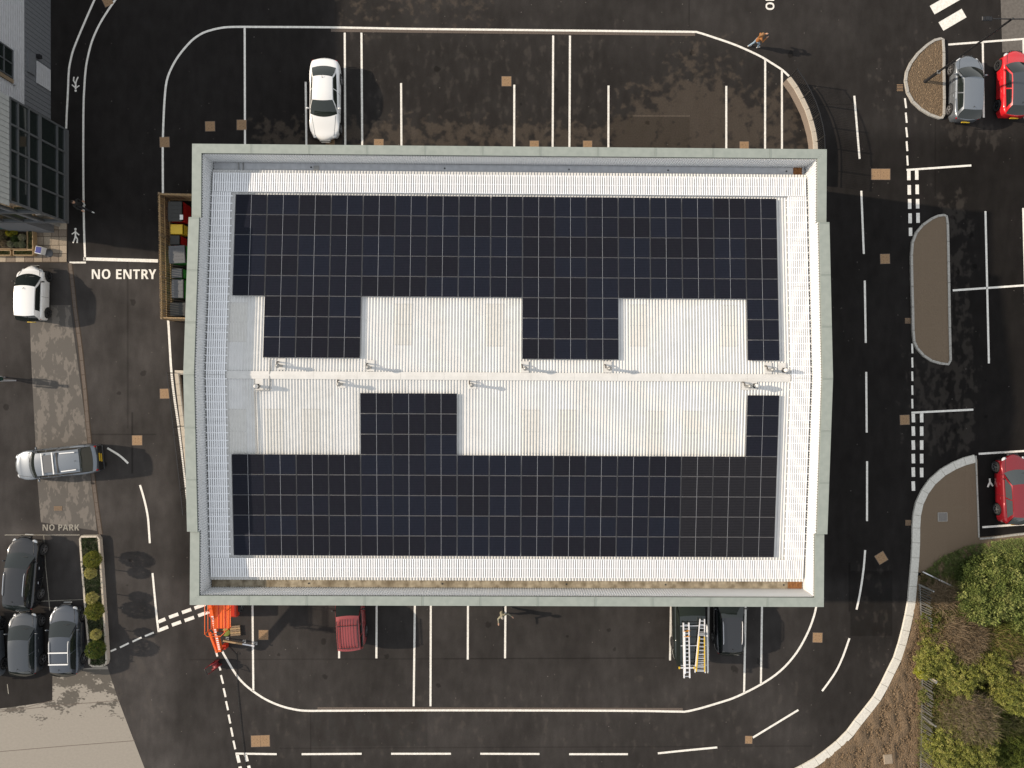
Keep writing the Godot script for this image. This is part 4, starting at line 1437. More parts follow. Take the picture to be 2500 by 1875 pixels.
		# door shut lines
		for dz in [fa + 0.02, lerpf(fa, fd, 0.45), lerpf(fa, fd, 0.8)]:
			s = mk(false)
			tube(s, [Vector3(sx * hw * 0.985, 0.35, zf + dz * L), Vector3(sx * (hw + 0.003), 0.62, zf + dz * L), Vector3(sx * hw * 0.975, lerpf(hb, ht, 0.4) - 0.12, zf + dz * L), Vector3(sx * hw * 0.94, lerpf(hb, ht, 0.4) - 0.03, zf + dz * L)], 0.008, 5)
			put(s, "door_seam", M.black, t)
		# mirrors
		var mp: Vector3 = side_pt.call(0.1, 0.08)
		s = mk(false)
		lathe(s, [Vector2(0, -0.1), Vector2(0.05, -0.09), Vector2(0.075, 0.0), Vector2(0.05, 0.09), Vector2(0, 0.1)], Transform3D(Basis(Vector3(0, 0, 1), PI / 2) * Basis.from_scale(Vector3(1, 1, 0.7)), mp + Vector3(sx * 0.16, 0.05, -0.02)), 10)
		bar(s, mp, mp + Vector3(sx * 0.12, 0.03, -0.01), 0.05, 0.03)
		put(s, "door_mirror", p.get("mirror_paint", pm), t)
		# lamps
		s = mk(false)
		lathe(s, [Vector2(0, -0.05), Vector2(0.12, -0.03), Vector2(0.15, 0.0), Vector2(0.1, 0.035), Vector2(0, 0.05)], Transform3D(Basis(Vector3.UP, sx * 0.5) * Basis(Vector3(0, 0, 1), -sx * 0.35) * Basis.from_scale(Vector3(1.0, 0.8, 1.2)), Vector3(sx * hw * 0.66, hn - 0.075, zf + 0.2 + kf * 0.55)), 12)
		put(s, "headlight", M.lamp_clear, t)
		s = mk(false)
		lathe(s, [Vector2(0, -0.14), Vector2(0.07, -0.1), Vector2(0.08, 0.05), Vector2(0.04, 0.11), Vector2(0, 0.12)], Transform3D(Basis.IDENTITY, Vector3(sx * hw * 0.76, ht - 0.18, -zf - 0.2 - kr * 0.1)), 10)
		put(s, "tail_light", M.lamp_red, t)
		# door handles
		for hz in [0.42, 0.62]:
			s = mk()
			cbox(s, Vector3(sx * (hw - 0.005), 0.78, zf + L * hz), Vector3(0.03, 0.03, 0.16), 0.01)
			put(s, "door_handle", p.get("handle", pm), t)
		for ax in [axf, axr]: add_wheel(t, sx * (hw - 0.1), ax, R, sx, p.get("dark_rims", false))
		if p.get("rails", false):
			s = mk(false)
			var ra := []
			for i in 9:
				var v: Vector3 = roof_pt.call(0.93 * sx, 0.1 + 0.085 * i)
				ra.append(v + Vector3(0, 0.015 if i in [0, 8] else 0.06, 0))
			tube(s, ra, 0.022, 6)
			put(s, "roof_rail", p.get("rail_mat", M.chrome), t)
	for fb2 in p.get("bars", []):
		s = mk()
		var a: Vector3 = roof_pt.call(0.97, fb2)
		var c: Vector3 = roof_pt.call(-0.97, fb2)
		bar(s, a + Vector3(0, 0.1, 0), c + Vector3(0, 0.1, 0), 0.07, 0.035)
		put(s, "roof_bar", p.get("bar_mat", M.white), t)
	# grille and plates
	s = mk()
	cbox(s, Vector3(0, hn - 0.2, zf + 0.055), Vector3(W * 0.36, 0.16, 0.12), 0.03)
	put(s, "grille", p.get("grille", M.black), t)
	s = mk()
	box(s, Vector3(0, 0.45, zf - 0.03), Vector3(0.5, 0.11, 0.02))
	put(s, "number_plate", M.plate_white, t)
	s = mk()
	box(s, Vector3(0, ht - 0.35, -zf + 0.015), Vector3(0.5, 0.11, 0.04))
	put(s, "number_plate", M.plate_yellow, t)
	# bonnet and tailgate shut lines, aerial
	for sx in [1.0, -1.0]:
		s = mk(false)
		var pth := []
		for i in 7:
			var u := lerpf(0.05, fa - 0.02, i / 6.0)
			pth.append(Vector3(sx * hw * lerpf(0.62, 0.8, i / 6.0), hermite(dk, u) + 0.008, zf + u * L))
		tube(s, pth, 0.011, 5)
		put(s, "bonnet_seam", M.black, t)
	s = mk(false)
	var ap: Vector3 = roof_pt.call(0.0, 0.9 if not p.get("front_aerial", false) else 0.08)
	tube(s, [ap, ap + Vector3(0, 0.05, 0.04), ap + Vector3(0, 0.06, 0.1)], 0.022, 6, 0.008)
	put(s, "aerial", M.black, t)
	return t

func make_vehicles():
	var s: SurfaceTool
	var white := paint(0.78, 0.78, 0.77)
	var silver := paint(0.17, 0.19, 0.215, 0.5, 0.35)
	var black := paint(0.012, 0.013, 0.016, 0.2, 0.25)
	var grey := paint(0.05, 0.057, 0.066, 0.4, 0.3)
	var bluegrey := paint(0.058, 0.068, 0.085, 0.4, 0.3)
	var red := paint(0.52, 0.012, 0.018)
	var maroon := paint(0.2, 0.008, 0.014, 0.3, 0.3)
	var dullred := paint(0.26, 0.035, 0.035, 0.1, 0.45)
	var dkgreen := paint(0.014, 0.02, 0.019, 0.3, 0.3)
	var saloon := {"L": 5.05, "W": 1.86, "H": 1.46, "hn": 0.74, "hb": 0.97, "ht": 1.05, "fa": 0.31, "fb": 0.455, "fc": 0.735, "fd": 0.87, "paint": white, "wr": 0.66, "kf": 0.22, "grille": M.steel, "glass": M.glass_green, "af": 0.17, "ar": 0.775, "handle": M.chrome}
	car("saloon_car", Vector3(-11.25, 0, -17.6), PI - 0.012, "white saloon car parked alone in the upper bays", saloon)
	var hatch := {"L": 3.5, "W": 1.65, "H": 1.5, "hn": 0.84, "hb": 1.0, "ht": 1.02, "fa": 0.215, "fb": 0.4, "fc": 0.9, "fd": 0.975, "paint": white, "wr": 0.76, "wr2": 0.74, "wd": 0.88, "kf": 0.3, "R": 0.31, "af": 0.17, "ar": 0.83, "windows": [[0.1, 0.8]], "dark_rims": true, "mirror_paint": M.black, "front_aerial": true}
	car("hatchback_car", at(83, 718, 0.5), -0.02, "small white hatchback parked beside the paved planters", hatch)
	var pick := {"L": 5.25, "W": 1.85, "H": 1.78, "hn": 1.02, "hb": 1.14, "ht": 1.14, "fa": 0.235, "fb": 0.345, "fc": 0.84, "fd": 0.925, "paint": silver, "wr": 0.74, "wr2": 0.74, "wd": 0.84, "kf": 0.16, "R": 0.38, "windows": [[0.06, 0.24], [0.27, 0.46], [0.54, 0.92]], "af": 0.17, "ar": 0.77, "bars": [0.17, 0.42]}
	var pk := car("pickup_truck", at(148, 1127, 0.6), PI / 2 + 0.105, "silver pickup truck with canopy and two white roof bars", pick, "pickup truck")
	s = mk()
	cbox(s, Vector3(0, 1.785, -0.1), Vector3(1.06, 0.03, 0.62), 0.01)
	put(s, "sunroof", M.lid_grey, pk)
	s = mk()
	box(s, Vector3(0, 1.74, 0.52), Vector3(1.24, 0.1, 0.1))
	put(s, "canopy_gap", M.black, pk)
	for e in [-1.0, 1.0]:
		s = mk()
		bar(s, Vector3(e * 0.55, 1.8, 0.72), Vector3(e * 0.53, 1.78, 1.62), 0.06, 0.05)
		put(s, "canopy_rail", M.white, pk)
	s = mk()
	box(s, Vector3(0, 0.9, 2.63), Vector3(1.5, 0.5, 0.04))
	put(s, "tailgate", M.black, pk)
	s = mk()
	box(s, Vector3(0.05, 1.0, 2.665), Vector3(0.5, 0.11, 0.02))
	put(s, "number_plate", M.plate_yellow, pk)
	var suv := {"L": 4.6, "W": 1.9, "H": 1.68, "hn": 0.95, "hb": 1.1, "ht": 1.12, "fa": 0.25, "fb": 0.4, "fc": 0.87, "fd": 0.965, "paint": black, "wr": 0.7, "wr2": 0.68, "wd": 0.84, "R": 0.36, "rails": true, "kf": 0.24, "handle": M.chrome}
	car("suv_car", at(62, 1397, 0.6), -0.07, "black SUV with silver roof rails at the left edge", suv)
	var h2 := {"L": 4.0, "W": 1.75, "H": 1.47, "hn": 0.8, "hb": 0.98, "ht": 1.02, "fa": 0.25, "fb": 0.41, "fc": 0.87, "fd": 0.965, "paint": grey, "wr": 0.7, "wd": 0.85, "kf": 0.24}
	car("hatchback_car", at(64, 1568, 0.6), 0.02, "dark grey hatchback with plain roof between two other cars", h2)
	var est := {"L": 4.45, "W": 1.8, "H": 1.5, "hn": 0.8, "hb": 0.98, "ht": 1.02, "fa": 0.26, "fb": 0.42, "fc": 0.89, "fd": 0.97, "paint": bluegrey, "wr": 0.7, "wd": 0.84, "rails": true, "bars": [0.42, 0.76], "kf": 0.24, "rail_mat": M.white}
	car("estate_car", at(164, 1560, 0.6), 0.015, "blue-grey estate car with white roof bars beside the planter", est)
	var h3 := {"L": 4.1, "W": 1.78, "H": 1.5, "hn": 0.8, "hb": 0.98, "ht": 1.02, "fa": 0.25, "fb": 0.41, "fc": 0.87, "fd": 0.965, "paint": silver, "wr": 0.7, "wd": 0.85, "dark_rims": true}
	car("hatchback_car", Vector3(-32.3, 0, 16.4), 0.06, "silver car cut off by the left edge of the photo", h3)
	var rv := {"L": 4.15, "W": 1.74, "H": 1.72, "hn": 1.0, "hb": 1.14, "ht": 1.14, "fa": 0.33, "fb": 0.47, "fc": 0.965, "fd": 0.99, "paint": dullred, "wr": 0.8, "wr2": 0.8, "wd": 0.9, "R": 0.35, "kf": 0.14, "kr": 0.04, "windows": [[0.07, 0.3], [0.34, 0.6], [0.64, 0.94]], "mirror_paint": M.black}
	var r4 := car("suv_car", Vector3(-9.68, 0, 14.4), 0.06, "dull red four-wheel drive with ribbed roof below the parapet", rv)
	for k in 7:
		s = mk()
		box(s, Vector3(-0.48 + 0.16 * k, 1.725, 0.94), Vector3(0.03, 0.02, 1.9))
		put(s, "roof_rib", dullred, r4)
	for e in [-1.0, 1.0]:
		s = mk()
		bar(s, Vector3(e * 0.62, 1.75, 0.1), Vector3(e * 0.62, 1.75, 1.75), 0.035, 0.05)
		put(s, "roof_rail", M.black, r4)
	for zz in [0.4, 1.75]:
		s = mk()
		bar(s, Vector3(-0.62, 1.79, zz), Vector3(0.62, 1.79, zz), 0.03, 0.03)
		put(s, "roof_bar", M.black, r4)
	var van := {"L": 5.2, "W": 1.95, "H": 1.95, "hn": 1.05, "hb": 1.2, "ht": 1.2, "fa": 0.2, "fb": 0.385, "fc": 0.975, "fd": 0.995, "paint": dkgreen, "wr": 0.8, "wr2": 0.8, "wd": 0.9, "R": 0.35, "kf": 0.14, "kr": 0.04, "windows": [[0.05, 0.24]], "glass": M.glass_green, "dark_rims": true}
	var vp := Vector3(11.4, 0, 14.85)
	var vn := car("van", vp, 0.012, "dark van with two ladders strapped on its roof", van, "van")
	for k in 6:
		s = mk()
		box(s, Vector3(0, 1.955, -0.3 + 0.46 * k), Vector3(1.4, 0.02, 0.04))
		put(s, "roof_rib", M.black, vn)
	for k in [-0.1, 1.1, 2.3]:
		s = mk()
		bar(s, Vector3(-0.8, 2.05, k), Vector3(0.8, 2.05, k), 0.05, 0.04)
		put(s, "rack_bar", M.alu, vn)
	ladders(vp)
	var be := {"L": 4.65, "W": 1.84, "H": 1.5, "hn": 0.8, "hb": 1.0, "ht": 1.05, "fa": 0.28, "fb": 0.46, "fc": 0.9, "fd": 0.97, "paint": black, "wr": 0.7, "wr2": 0.66, "wd": 0.8, "kf": 0.22, "rails": true, "rail_mat": M.alu_white}
	car("estate_car", Vector3(13.98, 0, 14.7), 0.0, "black estate car with silver rails right of the ladder van", be)
	var sh := {"L": 4.2, "W": 1.76, "H": 1.5, "hn": 0.8, "hb": 0.98, "ht": 1.02, "fa": 0.25, "fb": 0.415, "fc": 0.87, "fd": 0.965, "paint": silver, "wr": 0.69, "wd": 0.84, "kf": 0.26}
	car("hatchback_car", at(2358, 218, 0.6), -0.035, "silver hatchback beside the half round island", sh)
	var rh := {"L": 4.25, "W": 1.8, "H": 1.48, "hn": 0.8, "hb": 0.98, "ht": 1.02, "fa": 0.25, "fb": 0.41, "fc": 0.87, "fd": 0.965, "paint": red, "roof_paint": grey, "wr": 0.69, "wd": 0.84, "kf": 0.26, "dark_rims": true}
	car("hatchback_car", at(2475, 207, 0.6), -0.02, "bright red hatchback with dark roof at the top right", rh)
	var mh := {"L": 4.45, "W": 1.84, "H": 1.6, "hn": 0.9, "hb": 1.06, "ht": 1.08, "fa": 0.26, "fb": 0.42, "fc": 0.86, "fd": 0.965, "paint": maroon, "wr": 0.69, "wd": 0.8, "kf": 0.28, "R": 0.35, "glass": mat(0.05, 0.06, 0.065, 0.06)}
	car("suv_car", at(2472, 1193, 0.6), 0.04, "maroon car parked in the bay below the long island", mh)

func ladder_mesh(t: Node, a: Vector3, b: Vector3, w0: float, w1: float, rungs: int, m: Material, rm: Material, deep: float):
	var d := (b - a).normalized()
	var x := Vector3.UP.cross(d).normalized()
	for e in [-1.0, 1.0]:
		var s := mk()
		bar(s, a + x * e * w0 * 0.5, b + x * e * w1 * 0.5, deep, 0.08)
		put(s, "stile", m, t)
	for i in rungs:
		var k := (i + 0.6) / rungs
		var c := a.lerp(b, k)
		var w := lerpf(w0, w1, k)
		var s := mk()
		bar(s, c - x * w * 0.5, c + x * w * 0.5, 0.05, 0.035)
		put(s, "rung", rm, t)

func ladders(vp: Vector3):
	var y := 2.13
	var p0 := at(1675, 1520, y)
	var p1 := at(1677, 1655, y)
	var l := thing("extension_ladder", p0, 0, "long aluminium extension ladder on the van roof, left of the yellow one", "ladder")
	ladder_mesh(l, Vector3.ZERO, p1 - p0, 0.33, 0.34, 14, M.alu_white, M.alu, 0.075)
	ladder_mesh(l, Vector3(0.02, 0.09, 0.5), p1 - p0 + Vector3(0.01, 0.09, -0.3), 0.26, 0.26, 11, M.alu_white, M.alu, 0.05)
	for k in [0.13, 0.23]:
		var s := mk()
		lathe(s, [Vector2(0, 0.16), Vector2(0.05, 0.17), Vector2(0.03, 0.21), Vector2(0, 0.21)], Transform3D(Basis.IDENTITY, (p1 - p0) * k + Vector3(0.08, 0, 0)), 8)
		bar(s, (p1 - p0) * k + Vector3(-0.2, 0.16, 0.04), (p1 - p0) * k + Vector3(0.2, 0.16, 0), 0.03, 0.02)
		put(s, "clamp", M.lamp_amber, l)
	var q0 := at(1714.5, 1511, y)
	var q1 := at(1709, 1642, y)
	var l2 := thing("step_ladder", q0, 0, "tapered step ladder with yellow stiles on the van roof", "ladder")
	ladder_mesh(l2, Vector3(0, 0, 0.0), (q1 - q0), 0.27, 0.62, 15, M.alu_white, M.alu, 0.05)
	ladder_mesh(l2, (q1 - q0) * 0.32 + Vector3(0, 0.09, 0), (q1 - q0) * 0.97 + Vector3(0.0, 0.09, 0), 0.3, 0.5, 9, M.yellow, M.alu, 0.05)
	var s := mk()
	box(s, (q1 - q0) * 0.27 + Vector3(0, 0.1, 0), Vector3(0.34, 0.05, 0.16))
	put(s, "top_tread", M.steel, l2)
	var c := thing("pipe_tube", at(1726, 1526, 2.1), 0, "long white pipe tube on the right edge of the van roof", "tube")
	var e := at(1728, 1641, 2.1) - at(1726, 1526, 2.1)
	s = mk(false)
	tube(s, [Vector3(0, 0, 0), e], 0.055, 10)
	put(s, "barrel", M.white, c)
	for k in [0.0, 1.0]:
		s = mk(false)
		tube(s, [e * k - e.normalized() * 0.03, e * k + e.normalized() * 0.05], 0.062, 10)
		put(s, "end_cap", M.steel, c)
	var bx2 := thing("support_bar", at(1658, 1629, 2.17), 0, "short white bar with yellow ends across the ladders", "bar")
	var f := at(1694, 1629, 2.17) - at(1658, 1629, 2.17)
	s = mk()
	bar(s, Vector3(0, 0.08, 0), f + Vector3(0, 0.08, 0), 0.06, 0.05)
	put(s, "rod", M.alu_white, bx2)
	for k in [0.0, 1.0]:
		s = mk()
		box(s, f * k + Vector3(0, 0.08, 0), Vector3(0.09, 0.08, 0.12))
		put(s, "end_grip", M.yellow, bx2)

# ---------- neighbouring building on the left ----------
func make_neighbour():
	var b := thing("office_building", Vector3(-29.0, 0, -20), 0, "tall grey clad office block with an overhanging glazed bay at the top left", "building")
	var s: SurfaceTool
	var X1 := at(125, 150).x - b.position.x
	var fl := 3.0                        # underside of the overhanging glazed bay
	var X2 := at(162, 430, fl).x - b.position.x
	var zc := at(160, 315, fl).z + 20.0
	var zs := at(162, 543, fl).z + 20.0
	var zn := -22.0
	var top := 8.75
	var deep := -18.0
	s = mk()
	box(s, Vector3((X1 - 0.1 + deep) * 0.5, top * 0.5, (zn + zc) * 0.5), Vector3(X1 - 0.1 - deep, top, zc - zn))
	put(s, "core", M.siding_dark, b)
	# dark upright boards of the ground floor
	var z := zn + 6.0
	while z < zc - 0.05:
		s = mk()
		cbox(s, Vector3(X1 - 0.04, 1.23, z + 0.14), Vector3(0.28, 0.06, 2.44), 0.02, Basis(Vector3(0, 0, 1), Vector3(1, 0, 0), Vector3(0, 1, 0)))
		put(s, "siding_board", M.siding_dark, b)
		z += 0.29
	# pale cladding above in level ribs
	for i in 33:
		s = mk()
		var y := 2.48 + i * 0.19
		var q := [Vector3(X1 + 0.0, y + 0.02, zc), Vector3(X1 + 0.0, y + 0.02, zn), Vector3(X1, y + 0.11, zn), Vector3(X1, y + 0.11, zc), Vector3(X1 - 0.05, y + 0.13, zc), Vector3(X1 - 0.05, y + 0.13, zn), Vector3(X1 - 0.05, y + 0.19, zn), Vector3(X1 - 0.05, y + 0.19, zc), Vector3(X1 - 0.05, y, zc), Vector3(X1 - 0.05, y, zn)]
		quad(s, q[8], q[9], q[1], q[0])
		quad(s, q[0], q[1], q[2], q[3])
		quad(s, q[3], q[2], q[5], q[4])
		quad(s, q[4], q[5], q[6], q[7])
		put(s, "cladding_rib", M.siding_light, b)
	# upper window in the pale cladding
	var wz0 := at(0, 107, 4.4).z + 20.0
	var wz1 := at(28, 190, 3.6).z + 20.0
	var win := Node3D.new()
	win.name = "window"
	b.add_child(win, true)
	s = mk()
	box(s, Vector3(X1 + 0.02, 4.55, (wz0 + wz1) * 0.5), Vector3(0.06, 1.9, wz1 - wz0))
	put(s, "pane", M.glass, win)
	for k in [0.0, 0.5, 1.0]:
		s = mk()
		box(s, Vector3(X1 + 0.03, 4.55, lerpf(wz0, wz1, k)), Vector3(0.12, 2.0, 0.07))
		put(s, "glazing_bar", M.mullion, win)
	for y in [3.58, 4.3, 5.5]:
		s = mk()
		box(s, Vector3(X1 + 0.028, y, (wz0 + wz1) * 0.5), Vector3(0.12, 0.07, wz1 - wz0))
		put(s, "glazing_bar", M.mullion, win)
	s = mk()
	box(s, Vector3(X1 + 0.05, 3.45, (wz0 + wz1) * 0.5 + 0.1), Vector3(0.16, 0.16, wz1 - wz0 + 0.5))
	put(s, "sill", M.siding_light, win)
	s = mk()
	box(s, Vector3(X1 + 0.04, 4.2, wz1 + 0.2), Vector3(0.1, 1.5, 0.22))
	put(s, "stained_trim", M.wood_old, win)
	# louvred shutter low on the wall
	var lv := Node3D.new()
	lv.name = "louvre"
	b.add_child(lv, true)
	var lz0 := at(104, 160, 0.8).z + 20.0
	var lz1 := at(104, 213, 0.8).z + 20.0
	for k in 7:
		s = mk()
		box(s, Vector3(X1 + 0.05, 0.25 + 0.19 * k, (lz0 + lz1) * 0.5), Vector3(0.07, 0.14, lz1 - lz0))
		put(s, "louvre_slat", M.siding_light, lv)
	s = mk()
	box(s, Vector3(X1 + 0.03, 1.95, lz0 + 0.35), Vector3(0.12, 0.6, 1.3))
	put(s, "vent_box", M.siding_dark, b)
	s = mk()
	box(s, Vector3(X1 + 0.12, 1.35, lz0 - 0.3), Vector3(0.24, 0.22, 0.22))
	put(s, "wall_lamp", M.blackmetal, b)
	# overhanging glazed bay
	var tr := [fl + 0.1, 3.8, 5.33, 6.24, 7.1, 7.7]
	var nm := 4
	var bd := 5.0
	s = mk()
	box(s, Vector3(X2 - bd * 0.5, fl - 0.12, (zc + zs) * 0.5), Vector3(bd, 0.24, zs - zc))
	put(s, "bay_floor", M.mullion, b)
	s = mk()
	box(s, Vector3(X2 - bd * 0.5 - 0.06, 7.75 + (top - 7.75) * 0.5, (zc + zs) * 0.5), Vector3(bd - 0.12, top - 7.75, zs - zc - 0.1))
	put(s, "bay_roof", M.wall, b)
	s = mk()
	box(s, Vector3(X2 - 1.6, (fl + 7.7) * 0.5, (zc + zs) * 0.5), Vector3(0.2, 7.7 - fl, zs - zc - 0.1))
	put(s, "inner_wall", M.siding_dark, b)
	s = mk()
	box(s, Vector3(X2 - 0.8, 5.3, (zc + zs) * 0.5), Vector3(1.4, 0.2, zs - zc - 0.1))
	put(s, "inner_floor", M.siding_dark, b)
	s = mk()
	box(s, Vector3(X2 - 0.45, 4.4, (zc + zs) * 0.5), Vector3(0.08, 0.12, zs - zc - 0.3))
	put(s, "inner_rail", M.wood, b)
	for i in nm:
		var z0: float = lerpf(zc, zs, float(i) / nm)
		var z1: float = lerpf(zc, zs, float(i + 1) / nm)
		for j in tr.size() - 1:
			s = mk()
			box(s, Vector3(X2 - 0.08, (tr[j] + tr[j + 1]) * 0.5, (z0 + z1) * 0.5), Vector3(0.03, tr[j + 1] - tr[j] - 0.06, z1 - z0 - 0.06))
			put(s, "pane", M.glass, b)
	for i in nm + 1:
		s = mk()
		box(s, Vector3(X2 - 0.05, (fl + 7.75) * 0.5, lerpf(zc + 0.04, zs - 0.05, float(i) / nm)), Vector3(0.12, 7.75 - fl, 0.09))
		put(s, "mullion", M.mullion, b)
	for j in tr.size():
		s = mk()
		box(s, Vector3(X2 - 0.045, tr[j], (zc + zs) * 0.5), Vector3(0.1, 0.24 if j == 2 else 0.09, zs - zc))
		put(s, "transom", M.mullion, b)
	# upright boards above the glazing
	z = zc
	while z < zs - 0.05:
		s = mk()
		cbox(s, Vector3(X2 - 0.04, 8.25, z + 0.14), Vector3(0.27, 0.06, 0.98), 0.02, Basis(Vector3(0, 0, 1), Vector3(1, 0, 0), Vector3(0, 1, 0)))
		put(s, "siding_board", M.wall, b)
		z += 0.285
	# south face of the bay
	for i in 5:
		s = mk()
		box(s, Vector3(X2 - 0.06 - i * 1.2, (fl + 7.75) * 0.5, zs - 0.05), Vector3(0.09, 7.75 - fl, 0.11))
		put(s, "mullion", M.mullion, b)
		if i == 4: continue
		s = mk()
		box(s, Vector3(X2 - 0.66 - i * 1.2, (fl + 7.7) * 0.5, zs - 0.08), Vector3(1.1, 7.7 - fl, 0.03))
		put(s, "pane", M.glass, b)
	for y in [fl + 0.02, 5.33, 7.7]:
		s = mk()
		box(s, Vector3(X2 - bd * 0.5, y, zs - 0.02), Vector3(bd, 0.2, 0.12))
		put(s, "transom", M.mullion, b)
	s = mk()
	box(s, Vector3(X2 - bd * 0.5, 8.25, zs - 0.02), Vector3(bd, 1.0, 0.05))
	put(s, "fascia", M.wall, b)
	s = mk()
	box(s, Vector3(X2 - 3.8, fl * 0.5 - 0.12, (zc + zs) * 0.5), Vector3(2.4, fl - 0.24, zs - zc - 0.04))
	put(s, "ground_floor_wall", M.siding_dark, b)
	for e in [[X2 - 2.3, zs - 0.5]]:
		s = mk(false)
		lathe(s, [Vector2(0.11, 0), Vector2(0.11, fl - 0.2)], Transform3D(Basis.IDENTITY, Vector3(e[0], 0, e[1])), 12)
		put(s, "column", M.steel, b)
	# white swan neck lamp
	s = mk(false)
	var lp := Vector3(X2 - 2.2, 7.0, at(15, 232, 7.2).z + 20.0)
	tube(s, [lp, lp + Vector3(0.15, 0.35, -0.1), lp + Vector3(0.4, 0.5, -0.45), lp + Vector3(0.6, 0.35, -0.6)], 0.08, 8)
	lathe(s, [Vector2(0, 0.1), Vector2(0.14, 0.06), Vector2(0.16, -0.08), Vector2(0, -0.08)], Transform3D(Basis.IDENTITY, lp + Vector3(0.66, 0.3, -0.62)), 12)
	put(s, "swan_neck_lamp", M.white, b)
	# canopy over the south entrance
	var cn := thing("entrance_canopy", at(20, 545, 2.4), 0, "off-white sail canopy below the glazed corner", "canopy")
	var a := at(-60, 503, 2.7) - cn.position
	var c := at(-60, 545, 2.4) - cn.position
	var d := at(69, 542, 2.4) - cn.position
	s = mk()
	for k in [0.0, 0.02]:
		tri(s, a + Vector3(0, k, 0), c + Vector3(0, k, 0), d + Vector3(0, k, 0))
	quad(s, c, d, d + Vector3(0, 0.02, 0), c + Vector3(0, 0.02, 0))
	put(s, "fabric", M.white, cn)
	for v in [d, c]:
		s = mk(false)
		tube(s, [Vector3(v.x - 0.05, -2.4, v.z), Vector3(v.x - 0.05, 0.05, v.z)], 0.05, 8)
		put(s, "pole", M.steel, cn)
	var fr := thing("timber_trestle", at(108, 533), 0.3, "folded grey and timber trestle leaning under the glazed corner", "trestle")
	for e in [-0.35, 0.35]:
		s = mk()
		bar(s, Vector3(e - 0.15, 0, 0.25), Vector3(e + 0.1, 0.9, -0.1), 0.07, 0.05)
		bar(s, Vector3(e + 0.3, 0, -0.2), Vector3(e + 0.1, 0.9, -0.1), 0.07, 0.05)
		put(s, "leg", M.steel, fr)
	s = mk()
	box(s, Vector3(0.1, 0.92, -0.1), Vector3(1.0, 0.06, 0.5))
	put(s, "top_board", M.wood, fr)
	var tb := thing("storage_box", at(-2, 551, 0.5), 0, "teal storage box under the white canopy", "box")
	s = mk()
	cbox(s, Vector3(0, 0.3, 0), Vector3(1.3, 0.55, 0.5), 0.03)
	put(s, "box_body", mat(0.015, 0.075, 0.075, 0.5), tb)
	s = mk()
	cbox(s, Vector3(0, 0.6, 0), Vector3(1.34, 0.05, 0.54), 0.02)
	put(s, "lid", mat(0.02, 0.1, 0.095, 0.45), tb)

# ---------- bins and their timber screen ----------
func make_bins():
	var h := 1.75
	var sc := thing("bin_screen", at(388, 625), 0, "slatted timber screen round the wheeled bins", "fence")
	var o := sc.position
	var a := at(385, 471, h)
	var c := at(391, 777, h)
	var n := 52
	var mesh := []
	for v in 3:
		var s := mk()
		box(s, Vector3(0, h * 0.5 - 0.02 * v, 0), Vector3(0.022, h - 0.06 + 0.02 * v, 0.105))
		mesh.append(fin(s))
	for i in n:
		var p := a.lerp(c, (i + 0.5) / n)
		var q := put_mesh(mesh[i % 3], "slat", M.wood if i % 4 else M.wood_old, sc)
		q.position = Vector3(p.x, 0, p.z) - o
	for y in [0.35, 1.0, 1.62]:
		var s := mk()
		bar(s, Vector3(a.x + 0.05, y, a.z) - o, Vector3(c.x + 0.05, y, c.z) - o, 0.05, 0.09)
		put(s, "rail", M.wood, sc)
	for k in [0.0, 0.333, 0.667, 1.0]:
		var p := a.lerp(c, k)
		var s := mk()
		box(s, Vector3(p.x + 0.06, h * 0.5, p.z) - o, Vector3(0.1, h, 0.1))
		put(s, "post", M.wood_old, sc)
	for e in [[a, 474.0], [c, 779.0]]:
		var far := at(500, e[1], h)
		var st: Vector3 = e[0]
		var m := 26
		for i in m:
			var p := st.lerp(far, (i + 0.5) / m)
			var q := put_mesh(mesh[i % 3], "slat", M.wood if i % 3 else M.wood_old, sc)
			q.position = Vector3(p.x, 0, p.z) - o
			q.rotation.y = PI / 2
		for y in [0.35, 1.62]:
			var s := mk()
			var off := 0.05 if e[1] < 600 else -0.05
			bar(s, Vector3(st.x + 0.1, y, st.z + off) - o, Vector3(far.x, y, far.z + off) - o, 0.05, 0.09)
			put(s, "rail", M.wood, sc)
	# [lid px box x0,x1,y0,y1, height, body, lid, label]
	for q in [[411, 446, 492, 540, 1.3, M.red, M.lid_black, "large red wheeled bin with dark lid at the top of the row"],
			[417, 447, 548, 571, 1.05, M.yellow, M.yellow, "yellow wheeled bin between two red ones"],
			[416, 440, 575, 597, 1.05, M.red, M.lid_black, "small red wheeled bin with black lid"],
			[413, 453, 600, 642, 1.35, M.green, M.lid_grey, "large green wheeled bin with grey lid at an angle"],
			[420, 446, 656, 678, 1.05, M.green, M.lid_grey, "small green wheeled bin between two large green ones"],
			[420, 449, 683, 727, 1.25, M.green, M.lid_grey, "large green wheeled bin with grey lid, nearest the black one"],
			[416, 456, 739, 771, 1.15, M.lid_black, M.lid_black, "black wheeled bin at the bottom of the row"]]:
		bin(q)

